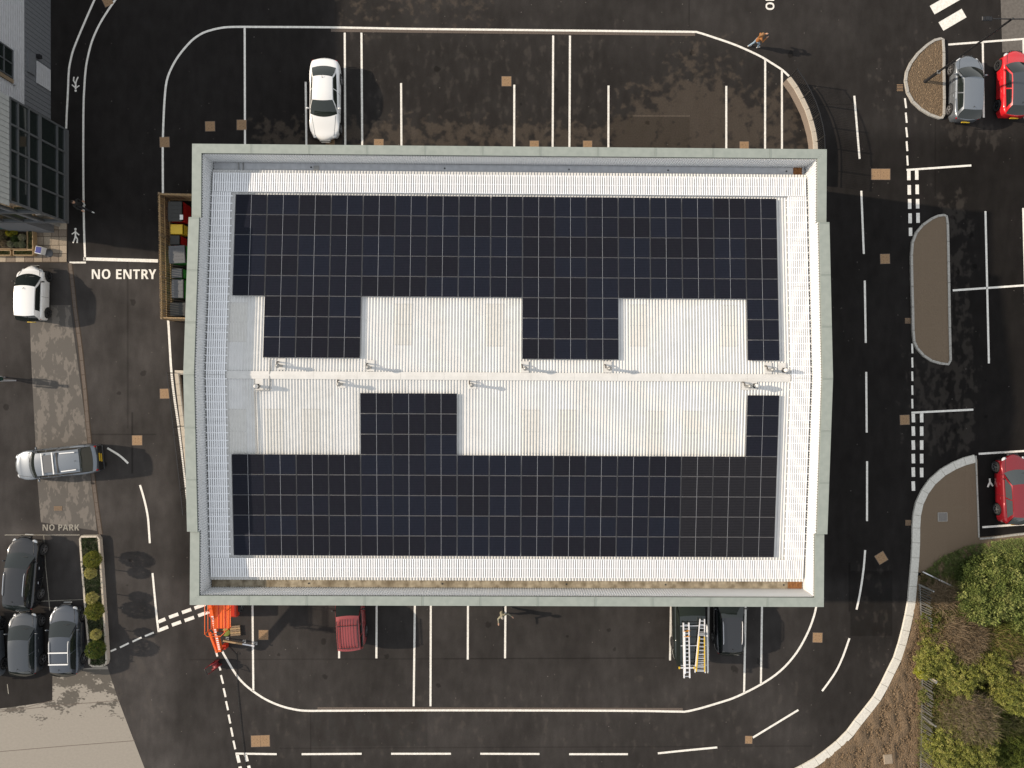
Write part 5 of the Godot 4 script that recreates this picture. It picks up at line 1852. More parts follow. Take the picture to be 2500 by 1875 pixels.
func bin(q: Array):
	var h: float = q[4]
	var p0 := at(q[0], q[2], h)
	var p1 := at(q[1], q[3], h)
	var c := (p0 + p1) * 0.5
	var t := thing("wheeled_bin", Vector3(c.x, 0, c.z), 0.05 if q[2] == 600 else 0.0, q[7], "bin", "wheeled bins behind the timber screen")
	var w := p1.x - p0.x
	var d := p1.z - p0.z
	var s := mk()
	# tapered body
	var lo := [Vector3(-w * 0.44, 0.12, -d * 0.44), Vector3(-w * 0.44, 0.12, d * 0.44), Vector3(w * 0.5, 0.12, d * 0.44), Vector3(w * 0.5, 0.12, -d * 0.44)]
	var hi := [Vector3(-w * 0.49, h - 0.06, -d * 0.49), Vector3(-w * 0.49, h - 0.06, d * 0.49), Vector3(w * 0.52, h - 0.06, d * 0.49), Vector3(w * 0.52, h - 0.06, -d * 0.49)]
	for i in 4: quad(s, lo[i], lo[(i + 1) % 4], hi[(i + 1) % 4], hi[i])
	quad(s, lo[3], lo[2], lo[1], lo[0])
	put(s, "bin_body", q[5], t)
	s = mk()
	cbox(s, Vector3(-0.03, h - 0.02, 0), Vector3(w - 0.02, 0.08, d + 0.03), 0.025)
	for k in 4:
		if d > 0.8: box(s, Vector3(0, h + 0.025, (k - 1.5) * d * 0.2), Vector3(w * 0.66, 0.02, 0.03))
	put(s, "lid", q[6], t)
	s = mk()
	bar(s, Vector3(-w * 0.5 - 0.06, h - 0.1, -d * 0.3), Vector3(-w * 0.5 - 0.06, h - 0.1, d * 0.3), 0.03, 0.03)
	put(s, "handle", q[6], t)
	for e in [-1.0, 1.0]:
		for f in [-1.0, 1.0]:
			s = mk(false)
			lathe(s, [Vector2(0, -0.03), Vector2(0.1, -0.03), Vector2(0.1, 0.03), Vector2(0, 0.03)], Transform3D(Basis(Vector3(1, 0, 0), PI / 2), Vector3(e * w * 0.36, 0.1, f * d * 0.38)), 12)
			put(s, "castor", M.rubber, t)
	if q[2] == 492:
		s = mk()
		box(s, Vector3(w * 0.42, h + 0.023, d * 0.3), Vector3(0.2, 0.006, 0.3))
		put(s, "notice", M.plate_white, t)
		var tm := TextMesh.new()
		var f := SystemFont.new()
		f.font_names = PackedStringArray(["Droid Sans"])
		f.font_weight = 700
		tm.font = f
		tm.text = "BIFFA"
		tm.font_size = 32
		tm.pixel_size = 0.0065
		tm.depth = 0.008
		var o := put_mesh(tm, "lettering", M.white, t)
		o.transform = Transform3D(Basis(Vector3(0, 0, -1), Vector3(-0.07, 1, 0).normalized(), Vector3(1, 0.07, 0).normalized()), Vector3(w * 0.47, h * 0.66, 0))

# ---------- low walls with railings ----------
func railing_wall(called_label: String, base: Array, wall_h: float, cap_w: float, rail_side: float, rail_label: String, inset: float):
	var c0: Vector3 = base[0]
	var t := thing("retaining_wall", c0, 0, called_label, "wall")
	var n := base.size()
	for i in n - 1:
		var a: Vector3 = base[i] - c0
		var b: Vector3 = base[i + 1] - c0
		var l := (b - a).length()
		var s := mk()
		bar(s, Vector3(a.x, wall_h * 0.5, a.z), Vector3(b.x, wall_h * 0.5, b.z), cap_w - 0.06, wall_h)
		put(s, "wall_length", M.brick, t)
		var m := maxi(1, int(round(l / 0.6)))
		for k in m:
			s = mk()
			var p := a.lerp(b, (k + 0.012) / m)
			var q := a.lerp(b, (k + 0.988) / m)
			bar(s, Vector3(p.x, wall_h + 0.03, p.z), Vector3(q.x, wall_h + 0.03, q.z), cap_w, 0.06)
			put(s, "coping_stone", M.cap_stone, t)
	var r := thing("railing", c0, 0, rail_label, "railing")
	var top := []
	for i in n:
		var d: Vector3 = (base[mini(i + 1, n - 1)] - base[maxi(i - 1, 0)]).normalized()
		top.append(base[i] - c0 + Vector3(-d.z, 0, d.x) * inset * rail_side)
	for i in n - 1:
		var a: Vector3 = top[i]
		var b: Vector3 = top[i + 1]
		for y in [wall_h + 0.18, wall_h + 1.1]:
			var s := mk()
			bar(s, Vector3(a.x, y, a.z), Vector3(b.x, y, b.z), 0.045, 0.03)
			put(s, "rail", M.blackmetal, r)
		var m := int(round((b - a).length() / 0.115))
		for k in m:
			var p := a.lerp(b, (k + 0.5) / m)
			var s := mk()
			box(s, Vector3(p.x, wall_h + 0.64, p.z), Vector3(0.02, 0.9, 0.02))
			put(s, "baluster", M.blackmetal, r)
	for i in range(0, n, 2):
		var s := mk()
		box(s, Vector3(top[i].x, wall_h + 0.6, top[i].z), Vector3(0.045, 1.14, 0.045))
		put(s, "post", M.blackmetal, r)

func make_walls():
	var e := pts([1926, 189, 1944, 214, 1958, 240, 1971, 267, 1980, 294, 1987, 321, 1991, 346, 1992, 372, 1992, 400, 1991, 440], 0.78)
	for i in e.size(): e[i].y = 0
	railing_wall("curved buff capped wall at the dusty bay corner", e, 0.72, 0.3, -1.0, "black bar railing on the curved corner wall", 0.1)
	var w := pts([431, 910, 437, 965, 446, 1040, 455, 1120, 463, 1190, 469, 1250], 0.35)
	for i in w.size(): w[i].y = 0
	railing_wall("straight buff capped wall beside the left side of the building", w, 0.3, 0.3, 1.0, "black bar railing along the left wall", 0.1)
	var t := thing("retaining_wall", at(425, 909), 0, "short buff wall return meeting the building's left side", "wall")
	var a := at(427, 909, 0.3) - t.position
	var b := at(500, 911, 0.3) - t.position
	for k in 4:
		var s := mk()
		var p := a.lerp(b, (k + 0.01) / 4)
		var q := a.lerp(b, (k + 0.99) / 4)
		bar(s, Vector3(p.x, 0.17, p.z), Vector3(q.x, 0.17, q.z), 0.26, 0.34)
		put(s, "coping_stone", M.cap_stone, t)
	# dry grass and litter in the light well
	var s := mk()
	slab(s, pts([448, 918, 500, 918, 500, 1250, 474, 1250]), 0.0, 0.03)
	var lw := put(s, "light_well_floor", M.slab_a)
	tag(lw, "buff strip between the left wall and the building", "", "", "structure")

# ---------- lift, lamp post and loose things ----------
func make_lift():
	var t := thing("boom_lift", at(535, 1490), 0, "orange boom lift with striped arm at the lower left corner of the building", "lift")
	var o := t.position
	var P := func(px, py, h): return at(px, py, h) - o
	var s := mk()
	# chassis with wheels
	var c0: Vector3 = P.call(560, 1470, 0.7)
	s = mk()
	cbox(s, Vector3(c0.x - 0.35, 0.62, c0.z - 0.25), Vector3(1.7, 0.5, 2.3), 0.08)
	put(s, "chassis", M.orange_deep, t)
	s = mk()
	cbox(s, Vector3(c0.x + 0.3, 0.95, c0.z - 0.2), Vector3(0.5, 0.35, 2.0), 0.08)
	put(s, "engine_cover", M.orange_deep, t)
	for e in [-1.0, 1.0]:
		for f in [-0.85, 0.6]:
			add_wheel(t, c0.x - 0.35 + e * 0.9, c0.z - 0.25 + f, 0.36, e, false)
	# work platform
	var fl := 1.95
	var a: Vector3 = P.call(522, 1430, fl)
	var b: Vector3 = P.call(563, 1534, fl)
	var cx := (a.x + b.x) * 0.5
	var cz := (a.z + b.z) * 0.5
	var w := b.x - a.x
	var l := b.z - a.z
	s = mk()
	cbox(s, Vector3(cx, fl, cz), Vector3(w, 0.08, l), 0.02)
	put(s, "platform_floor", M.orange, t)
	for k in 5:
		s = mk()
		box(s, Vector3(a.x + w * (k + 0.5) / 5, fl + 0.05, cz), Vector3(0.05, 0.03, l - 0.05))
		put(s, "floor_rib", M.orange_deep if k % 2 else M.orange, t)
	for y in [0.12, 0.6, 1.05]:
		s = mk(false)
		var k := 0.02
		tube(s, [Vector3(a.x - 0.1, fl + y, a.z), Vector3(a.x - 0.1, fl + y, b.z - 0.02), Vector3(a.x + 0.05, fl + y, b.z + 0.12), Vector3(b.x - 0.2, fl + y, b.z + 0.12), Vector3(b.x + 0.04, fl + y, b.z - 0.1), Vector3(b.x + 0.04, fl + y, a.z)], 0.025, 6)
		put(s, "guard_rail", M.orange, t)
	for v in [Vector3(a.x - 0.1, 0, b.z - 0.03), Vector3(a.x - 0.1, 0, cz), Vector3(b.x + 0.04, 0, b.z - 0.1), Vector3(b.x + 0.04, 0, cz), Vector3(b.x - 0.2, 0, b.z + 0.12)]:
		s = mk(false)
		tube(s, [v + Vector3(0, fl, 0), v + Vector3(0, fl + 1.05, 0)], 0.025, 6)
		put(s, "guard_post", M.orange, t)
	s = mk()
	cbox(s, Vector3(b.x - 0.3, fl + 0.75, b.z + 0.02), Vector3(0.4, 0.3, 0.2), 0.04)
	put(s, "control_box", M.black, t)
	# column below the platform
	s = mk()
	bar(s, Vector3(cx, 0.8, cz - 0.4), Vector3(cx, fl - 0.02, cz - 0.2), 0.4, 0.4)
	put(s, "mast", M.orange_deep, t)
	# striped boom
	var b0: Vector3 = P.call(511, 1462, 2.4)
	var b1: Vector3 = P.call(538, 1588, 1.0)
	s = mk()
	bar(s, b0, b1, 0.2, 0.26)
	put(s, "boom_arm", M.orange, t)
	var d := (b1 - b0)
	var up := d.normalized().cross(Vector3.UP.cross(d).normalized())
	for k in 16:
		s = mk()
		var f := 0.3 + 0.042 * k
		bar(s, b0 + d * f + up * 0.136 + Vector3(0.02, 0, 0), b0 + d * (f + 0.022) + up * 0.136 + Vector3(0.02, 0, 0), 0.13, 0.012)
		put(s, "white_stripe", M.white, t)
	s = mk()
	bar(s, P.call(512, 1545, 1.6), P.call(530, 1592, 0.8), 0.12, 0.14)
	put(s, "lower_arm", M.orange, t)
	s = mk(false)
	lathe(s, [Vector2(0.1, -0.12), Vector2(0.12, 0), Vector2(0.1, 0.12)], Transform3D(Basis(Vector3(0, 0, 1), PI / 2), b1), 10)
	put(s, "pivot", M.black, t)
	s = mk()
	bar(s, Vector3(b1.x, 0.5, b1.z), b1, 0.12, 0.12)
	box(s, Vector3(b1.x, 0.25, b1.z), Vector3(0.25, 0.5, 0.25))
	put(s, "stand_leg", M.orange_deep, t)
	# pallet
	var p := thing("pallet", at(576, 1538), 0.08, "small weathered timber pallet beside the orange lift", "pallet")
	for k in 5:
		s = mk()
		box(s, Vector3(0, 0.13, -0.26 + 0.13 * k), Vector3(0.62, 0.022, 0.1))
		put(s, "deck_board", M.wood if k % 2 else M.wood_old, p)
	for k in [-0.26, 0.0, 0.26]:
		s = mk()
		box(s, Vector3(k, 0.06, 0), Vector3(0.08, 0.118, 0.6))
		put(s, "bearer", M.wood_old, p)
	var pd := thing("ground_pad", at(553, 1543), 0.2, "yellow-green ground pad by the striped arm", "pad")
	s = mk(false)
	lathe(s, [Vector2(0.26, 0), Vector2(0.26, 0.05), Vector2(0.22, 0.07), Vector2(0, 0.07)], Transform3D.IDENTITY, 18)
	put(s, "pad_disc", mat(0.2, 0.22, 0.03, 0.6), pd)
	# pole lying on trestles
	var q := thing("extending_pole", at(545, 1566), 0, "tan and grey extending pole held level over the bay line", "pole")
	var e: Vector3 = at(621, 1577, 0.45) - q.position
	var e0: Vector3 = at(545, 1564, 0.45) - q.position
	s = mk()
	bar(s, e0, e0.lerp(e, 0.62), 0.1, 0.1)
	put(s, "outer_tube", M.wood, q)
	s = mk()
	bar(s, e0.lerp(e, 0.6), e, 0.075, 0.075)
	put(s, "inner_tube", M.alu_white, q)
	for k in [0.05, 0.6, 0.97]:
		s = mk()
		var v := e0.lerp(e, k)
		box(s, Vector3(v.x, v.y * 0.5, v.z), Vector3(0.06, v.y, 0.06))
		box(s, Vector3(v.x, 0.02, v.z), Vector3(0.2, 0.04, 0.2))
		put(s, "prop", M.steel, q)
	# red reel trolley
	var r := thing("reel_trolley", at(532, 1617), 0.5, "dark red reel trolley standing on the white dashes", "trolley")
	s = mk(false)
	lathe(s, [Vector2(0.1, -0.17), Vector2(0.34, -0.17), Vector2(0.34, -0.14), Vector2(0.2, -0.13), Vector2(0.2, 0.13), Vector2(0.34, 0.14), Vector2(0.34, 0.17), Vector2(0.1, 0.17)], Transform3D(Basis(Vector3(1, 0, 0), PI / 2), Vector3(0, 0.36, 0)), 20)
	put(s, "drum", M.dark_red, r)
	for k in 6:
		s = mk()
		var bs := Basis(Vector3(0, 0, 1), TAU * k / 6)
		box(s, Vector3(0, 0.36, 0.2) + bs * Vector3(0.17, 0, 0), Vector3(0.34, 0.03, 0.02), bs)
		put(s, "spoke", M.dark_red, r)
	for f in [-1.0, 1.0]:
		s = mk(false)
		tube(s, [Vector3(0.1, 0.02, f * 0.22), Vector3(-0.05, 0.6, f * 0.22), Vector3(-0.25, 1.0, f * 0.2), Vector3(-0.34, 1.08, f * 0.18)], 0.022, 6)
		put(s, "frame_tube", M.dark_red, r)
	s = mk(false)
	tube(s, [Vector3(-0.34, 1.08, -0.2), Vector3(-0.34, 1.08, 0.2)], 0.026, 6)
	put(s, "handle", M.black, r)
	# black cable
	s = mk(false)
	var cab := smooth_path(pts([541, 1562, 550, 1568, 562, 1582, 573, 1594, 577, 1604, 578, 1640, 580, 1680, 585, 1730, 590, 1780, 596, 1830, 601, 1880, 604, 1905]), 4)
	for i in cab.size(): cab[i].y = 0.035
	tube(s, cab, 0.016, 5)
	var cb := put(s, "cable", M.black)
	tag(cb, "thin black cable trailing down the asphalt from the lift", "cable")
	s = mk(false)
	var ring := []
	var cc := at(581, 1595)
	for k in 17: ring.append(cc + Vector3(cos(TAU * k / 16) * 0.1, 0.025, sin(TAU * k / 16) * 0.1))
	tube(s, ring, 0.009, 5)
	var lp := put(s, "cable_loop", M.black)
	tag(lp, "small black loop beside the trailing cable", "cable")

func make_lamp_post():
	var base := at(2257, 200)
	base.y = 0.09
	var t := thing("lamp_post", base, 0, "tall black lamp post with two arms on the half round island", "lamp post")
	var s := mk(false)
	lathe(s, [Vector2(0.13, 0), Vector2(0.13, 0.02), Vector2(0.1, 0.05), Vector2(0.1, 1.3), Vector2(0.065, 1.4), Vector2(0.055, 7.6), Vector2(0.05, 7.8), Vector2(0, 7.8)], Transform3D.IDENTITY, 14)
	put(s, "column", M.blackmetal, t)
	s = mk()
	box(s, Vector3(0.02, 1.36, 0.0), Vector3(0.2, 0.06, 0.2))
	put(s, "collar", M.steel, t)
	for e in [-1.0, 1.0]:
		s = mk(false)
		tube(s, [Vector3(0, 7.72, 0), Vector3(e * 1.1, 7.75, 0)], 0.032, 8)
		put(s, "arm", M.blackmetal, t)
		var hd := Node3D.new()
		hd.name = "lamp_head"
		t.add_child(hd, true)
		hd.position = Vector3(e * 1.35, 7.76, 0)
		s = mk()
		cbox(s, Vector3(0, 0, 0), Vector3(0.55, 0.09, 0.22), 0.035)
		put(s, "housing", M.blackmetal, hd)
		s = mk()
		box(s, Vector3(0, -0.05, 0), Vector3(0.4, 0.012, 0.16))
		put(s, "lens", M.lamp_clear, hd)
		s = mk()
		box(s, Vector3(0, 0.05, 0), Vector3(0.2, 0.02, 0.18))
		put(s, "cooling_fins", M.blackmetal, hd)

# ---------- plants ----------
var clump_cache := {}
# a tuft of leaf blades about the origin; kind: 0 broad leaf, 1 feathery, 2 twig, 3 grass
func clump(kind: int) -> Mesh:
	if clump_cache.has(kind): return clump_cache[kind]
	var r := RandomNumberGenerator.new()
	r.seed = 100 + kind
	var s := mk()
	var n: int = [26, 34, 16, 12][kind]
	for i in n:
		var d := Vector3(r.randfn(), r.randfn(), r.randfn()).normalized()
		var p := d * r.randf_range(0.1, 1.0)
		var len := 0.0
		var wid := 0.0
		var ax := Vector3(r.randfn(), r.randfn() * 0.7 + 0.3, r.randfn()).normalized()
		if kind == 0:
			len = r.randf_range(0.28, 0.5); wid = len * 0.55
		elif kind == 1:
			ax = (d + Vector3(0, 0.6, 0)).normalized()
			len = r.randf_range(0.5, 0.95); wid = len * 0.2
		elif kind == 2:
			ax = (d * 0.8 + Vector3(r.randfn(), r.randfn() + 0.3, r.randfn()) * 0.5).normalized()
			len = r.randf_range(1.0, 2.2); wid = 0.035
		else:
			p = Vector3(r.randfn() * 0.3, 0, r.randfn() * 0.3)
			ax = Vector3(r.randfn() * 0.45, 1, r.randfn() * 0.45).normalized()
			len = r.randf_range(0.6, 1.2); wid = 0.09
		var sd := ax.cross(Vector3(r.randfn(), r.randfn(), r.randfn())).normalized() * wid
		var a := p
		var b := p + ax * len * 0.45
		var c := p + ax * len
		tri(s, a, b - sd, b + sd)
		tri(s, b - sd, c, b + sd)
	clump_cache[kind] = fin(s)
	return clump_cache[kind]

func leaves(parent: Node, called: String, kind: int, n: int, rad: Vector3, size: float, cols: Array, sd: int, shell := 0.55, dome := false, center := Vector3.ZERO, lumpy := 0.25) -> MeshInstance3D:
	var r := RandomNumberGenerator.new()
	r.seed = sd
	var nz := FastNoiseLite.new()
	nz.seed = sd
	nz.frequency = 0.9
	var base: Array = clump(kind).surface_get_arrays(0)
	var bv: PackedVector3Array = base[Mesh.ARRAY_VERTEX]
	var bn: PackedVector3Array = base[Mesh.ARRAY_NORMAL]
	var V := PackedVector3Array()
	var N := PackedVector3Array()
	var K := PackedColorArray()
	var kc := PackedColorArray()
	kc.resize(bv.size())
	for i in n:
		var d := Vector3(r.randfn(), r.randfn(), r.randfn()).normalized()
		if dome: d.y = absf(d.y)
		var k := pow(r.randf(), 0.5) * (1.0 - shell) + shell
		var lump := 1.0 + lumpy * 2.0 * nz.get_noise_3dv(d * 2.2)
		var p := center + Vector3(d.x * rad.x, d.y * rad.y, d.z * rad.z) * k * lump
		var sz := size * r.randf_range(0.7, 1.3)
		var b := Basis(Vector3.UP, r.randf() * TAU) * Basis(Vector3.RIGHT, r.randf_range(-0.6, 0.6))
		V.append_array(Transform3D(b * Basis.from_scale(Vector3.ONE * sz), p) * bv)
		N.append_array(Transform3D(b, Vector3.ZERO) * bn)
		var c: Color = cols[r.randi() % cols.size()]
		var f := r.randf_range(0.75, 1.25)
		kc.fill(Color(c.r * f, c.g * f, c.b * f))
		K.append_array(kc)
	var arr := []
	arr.resize(Mesh.ARRAY_MAX)
	arr[Mesh.ARRAY_VERTEX] = V
	arr[Mesh.ARRAY_NORMAL] = N
	arr[Mesh.ARRAY_COLOR] = K
	var am := ArrayMesh.new()
	am.add_surface_from_arrays(Mesh.PRIMITIVE_TRIANGLES, arr)
	return put_mesh(am, called, M.twig if kind == 2 else M.leafdark, parent)

func stem_set(t: Node, h: float, spread: float, sd: int, n := 5):
	var r := RandomNumberGenerator.new()
	r.seed = sd
	var s := mk(false)
	tube(s, [Vector3.ZERO, Vector3(0, h * 0.4, 0)], 0.05 + h * 0.015, 6, 0.04)
	for i in n:
		var a := r.randf() * TAU
		var k := r.randf_range(0.5, 1.0) * spread
		tube(s, [Vector3(0, h * 0.25, 0), Vector3(cos(a) * k * 0.5, h * 0.55, sin(a) * k * 0.5), Vector3(cos(a) * k * 0.8, h * r.randf_range(0.7, 0.95), sin(a) * k * 0.8)], 0.03 + h * 0.006, 5, 0.008)
	put(s, "stem", M.bark, t)

func bush(px: float, py: float, rpx: float, h: float, kind: int, cols: Array, label: String, sd: int, dens := 1.0, gy := 0.12, called := "bush"):
	# px,py is where the crown's middle shows; the crown centre stands at h*0.6
	var c := at(px, py, h * 0.6)
	var t := thing(called, Vector3(c.x, gy, c.z), 0, label, "bush" if called == "bush" else "tree", "bushes on the embankment")
	var rad := rpx / 38.5 * 0.96
	stem_set(t, h, rad, sd)
	var size: float = [0.11, 0.2, 0.26, 0.3][kind]
	var n := int(dens * (1100 if kind == 0 else (800 if kind == 1 else 420)) * pow(rad / 1.5, 1.6))
	leaves(t, "crown", kind, n, Vector3(rad, h * 0.5, rad), size, cols, sd, 0.5, false, Vector3(0, h * 0.52, 0), 0.3)
	return t

func topiary(px: float, py: float, rpx: float, h: float, cols: Array, label: String, sd: int, gy := 0.3):
	var r := rpx / 38.5
	var c := at(px, py, gy + h)
	var t := thing("shrub", Vector3(c.x, gy, c.z), 0, label, "shrub", "clipped shrubs in the planters")
	var s := mk(false)
	tube(s, [Vector3.ZERO, Vector3(0, h, 0)], 0.03, 6)
	put(s, "stem", M.bark, t)
	leaves(t, "crown", 0, int(420 * pow(r / 0.4, 2.0)) + 120, Vector3(r, r * 0.9, r), 0.05, cols, sd, 0.72, false, Vector3(0, h, 0), 0.06)

func make_planters():
	var s: SurfaceTool
	# long kerbed bed beside the parked cars
	var t := thing("planter", at(235, 1465), 0, "long kerb-walled planting bed beside the parked cars", "planter")
	var o := t.position
	var outl := pts([204, 1305.5, 244, 1305, 250, 1313, 254, 1370, 258, 1430, 262, 1490, 266, 1550, 269, 1608, 266, 1619, 256, 1623, 232, 1624, 223, 1618, 220, 1560, 214, 1495, 209, 1430, 204, 1370, 200, 1313])
	for i in outl.size(): outl[i] -= o
	var inn = kerb_run(outl, 0.12, 0.32, 1.0, M.cap_stone, t, true, "kerb_stone")
	var p2 := PackedVector2Array()
	for v in outl: p2.append(Vector2(v.x, v.z))
	if not Geometry2D.is_point_in_polygon(Vector2(inn[4].x, inn[4].z), p2):
		for c in t.get_children(): c.free()
		inn = kerb_run(outl, 0.12, 0.32, -1.0, M.cap_stone, t, true, "kerb_stone")
	s = mk()
	slab(s, inn, 0.0, 0.24)
	put(s, "soil", M.rust_dark, t)
	var gcol := [Color(0.054, 0.081, 0.032), Color(0.090, 0.117, 0.054), Color(0.036, 0.054, 0.025), Color(0.162, 0.171, 0.108)]
	var gc := struct_stuff("ground_cover", "low dark ivy filling the long planting bed", "ground cover")
	var r := RandomNumberGenerator.new()
	r.seed = 44
	var ip := PackedVector2Array()
	for v in inn: ip.append(Vector2(v.x, v.z))
	scatter(gc, ip, Vector3(o.x, 0.27, o.z), 0, 1500, 0.1, gcol, 45)
	var olive := [Color(0.165, 0.180, 0.030), Color(0.112, 0.135, 0.027), Color(0.240, 0.225, 0.045)]
	var pale := [Color(0.360, 0.330, 0.105), Color(0.450, 0.405, 0.150), Color(0.300, 0.285, 0.105)]
	topiary(226, 1366, 20, 0.75, olive, "loose olive green shrub at the top of the long bed", 51)
	topiary(221, 1399, 13.5, 0.85, pale, "pale yellow ball shrub just below the loose olive one", 52)
	topiary(224, 1460, 13.5, 0.85, pale, "pale yellow ball shrub in the middle of the long bed", 53)
	topiary(231, 1492, 21, 0.75, olive, "loose olive shrub just below the middle of the long bed", 54)
	topiary(234, 1549, 12, 0.85, pale, "smallest pale ball shrub in the long bed", 55)
	topiary(233, 1585, 22, 0.75, [Color(0.075, 0.112, 0.024), Color(0.135, 0.150, 0.030), Color(0.045, 0.075, 0.018)], "dark loose shrub at the bottom of the long bed", 56)
	# timber planters by the paving
	for q in [[67, 561, 80, 609, 0.4, "tall narrow timber planter standing across the end of the bed"], [-30, 611, 26, 623, 0.35, "timber trough planter cut by the left photo edge"], [33, 611, 81, 623, 0.35, "timber trough planter beside the blue topped tub"], [-40, 562, 66, 608, 0.3, "wide raised bed of clipped shrubs by the paving"]]:
		var h: float = q[4]
		var a := at(q[0], q[1], h)
		var c := at(q[2], q[3], h)
		var pl := thing("timber_planter", Vector3((a.x + c.x) / 2, 0.03, (a.z + c.z) / 2), 0, q[5], "planter", "timber planters by the paving")
		var w := c.x - a.x
		var d := c.z - a.z
		for e in [[0, -d / 2, w, 0.05], [0, d / 2, w, 0.05], [-w / 2, 0, 0.05, d - 0.05], [w / 2, 0, 0.05, d - 0.05]]:
			s = mk()
			cbox(s, Vector3(e[0], h / 2, e[1]), Vector3(e[2], h, e[3]), 0.01)
			put(s, "side_board", M.wood, pl)
		s = mk()
		box(s, Vector3(0, h * 0.4, 0), Vector3(w - 0.06, h * 0.78, d - 0.06))
		put(s, "soil", M.rust_dark, pl)
		var mmi := scatter(pl, PackedVector2Array([Vector2(-w / 2 + .06, -d / 2 + .06), Vector2(w / 2 - .06, -d / 2 + .06), Vector2(w / 2 - .06, d / 2 - .06), Vector2(-w / 2 + .06, d / 2 - .06)]), Vector3(0, h * 0.84, 0), 0, int(140 * w * d / 0.5) if q[0] != -40 else 260, 0.07, [Color(0.05, 0.07, 0.02), Color(0.12, 0.12, 0.05), Color(0.2, 0.18, 0.08)] if q[0] != -40 else [Color(0.06, 0.05, 0.03), Color(0.03, 0.04, 0.015)], 60 + int(q[1]))
		mmi.name = "bedding_plants"
	var greyg := [Color(0.2, 0.2, 0.13), Color(0.16, 0.165, 0.1), Color(0.25, 0.24, 0.17)]
	for q in [[54, 580, 7.5, greyg, "round grey-green shrub nearest the tall narrow planter"], [26, 596, 7, greyg, "round grey shrub in the middle of the wide bed"], [41, 597, 5.5, [Color(0.12, 0.14, 0.08), Color(0.16, 0.18, 0.1)], "smallest grey-green shrub at the front of the wide bed"], [53, 597, 7.2, [Color(0.14, 0.155, 0.09), Color(0.18, 0.19, 0.12)], "round green-grey shrub at the front right of the wide bed"], [36, 584, 7.5, [Color(0.03, 0.05, 0.013), Color(0.045, 0.07, 0.02)], "dark green ball shrub among the grey ones"], [11, 595, 8, [Color(0.16, 0.12, 0.08), Color(0.2, 0.16, 0.1)], "round brownish shrub at the left of the wide bed"], [23, 570, 8, [Color(0.32, 0.27, 0.02), Color(0.1, 0.12, 0.02)], "yellow flowering clump at the back of the wide bed"], [35, 566, 6.5, [Color(0.35, 0.29, 0.02), Color(0.12, 0.14, 0.02)], "smaller yellow clump beside the yellow flowering one"], [4, 575, 12, [Color(0.13, 0.1, 0.06), Color(0.09, 0.085, 0.04)], "brown feathery shrub at the left photo edge"], [77, 553, 11, [Color(0.012, 0.028, 0.014), Color(0.02, 0.038, 0.018)], "dark green shrub below the trestle"]]:
		topiary(q[0], q[1], q[2], 0.2, q[3], q[4], 70 + int(q[0]), 0.3)
	# blue topped tub
	var c := at(93, 610, 0.5)
	var b := thing("display_tub", Vector3(c.x, 0.03, c.z), -0.2, "white rimmed tub with blue top beside the trough planter", "tub")
	s = mk()
	cbox(s, Vector3(0, 0.24, 0), Vector3(0.42, 0.48, 0.46), 0.05)
	put(s, "tub_body", M.white, b)
	s = mk()
	box(s, Vector3(0.02, 0.485, 0), Vector3(0.34, 0.016, 0.38))
	put(s, "blue_top", mat(0.008, 0.02, 0.2, 0.4), b)
	s = mk(false)
	lathe(s, [Vector2(0.26, 0), Vector2(0.26, 0.03), Vector2(0, 0.03)], Transform3D(Basis.IDENTITY, Vector3(0.4, 0, 0.05)), 16)
	put(s, "grey_disc", M.lid_grey, b)  # flat grey disc on the ground beside the tub

func struct_stuff(called: String, label: String, cat: String) -> Node3D:
	var o := Node3D.new()
	o.name = numbered(called)
	add_child(o)
	tag(o, label, cat, "", "stuff")
	return o

func scatter(parent: Node, poly: PackedVector2Array, off: Vector3, kind: int, n: int, size: float, cols: Array, sd: int) -> MultiMeshInstance3D:
	var r := RandomNumberGenerator.new()
	r.seed = sd
	var bb := Rect2(poly[0], Vector2.ZERO)
	for p in poly: bb = bb.expand(p)
	var xs := []
	var guard := 0
	while xs.size() < n and guard < n * 10:
		guard += 1
		var p := Vector2(r.randf_range(bb.position.x, bb.end.x), r.randf_range(bb.position.y, bb.end.y))
		if Geometry2D.is_point_in_polygon(p, poly): xs.append(p)
	var mm := MultiMesh.new()
	mm.transform_format = MultiMesh.TRANSFORM_3D
	mm.use_colors = true
	mm.mesh = clump(kind)
	mm.instance_count = xs.size()
	for i in xs.size():
		var y := 0.0
		var sz := size * r.randf_range(0.6, 1.3)
		mm.set_instance_transform(i, Transform3D(Basis(Vector3.UP, r.randf() * TAU) * Basis.from_scale(Vector3.ONE * sz), off + Vector3(xs[i].x, y, xs[i].y)))
		var c: Color = cols[r.randi() % cols.size()]
		var f := r.randf_range(0.7, 1.3)
		mm.set_instance_color(i, Color(c.r * f, c.g * f, c.b * f))
	var o := MultiMeshInstance3D.new()
	o.multimesh = mm
	o.material_override = M.leafdark
	o.name = "leaf_mass"
	o.set_meta("kind", "stuff")
	parent.add_child(o, true)
	return o

func poly2(list: Array) -> PackedVector2Array:
	var r := PackedVector2Array()
	for v in pts(list): r.append(Vector2(v.x, v.z))
	return r

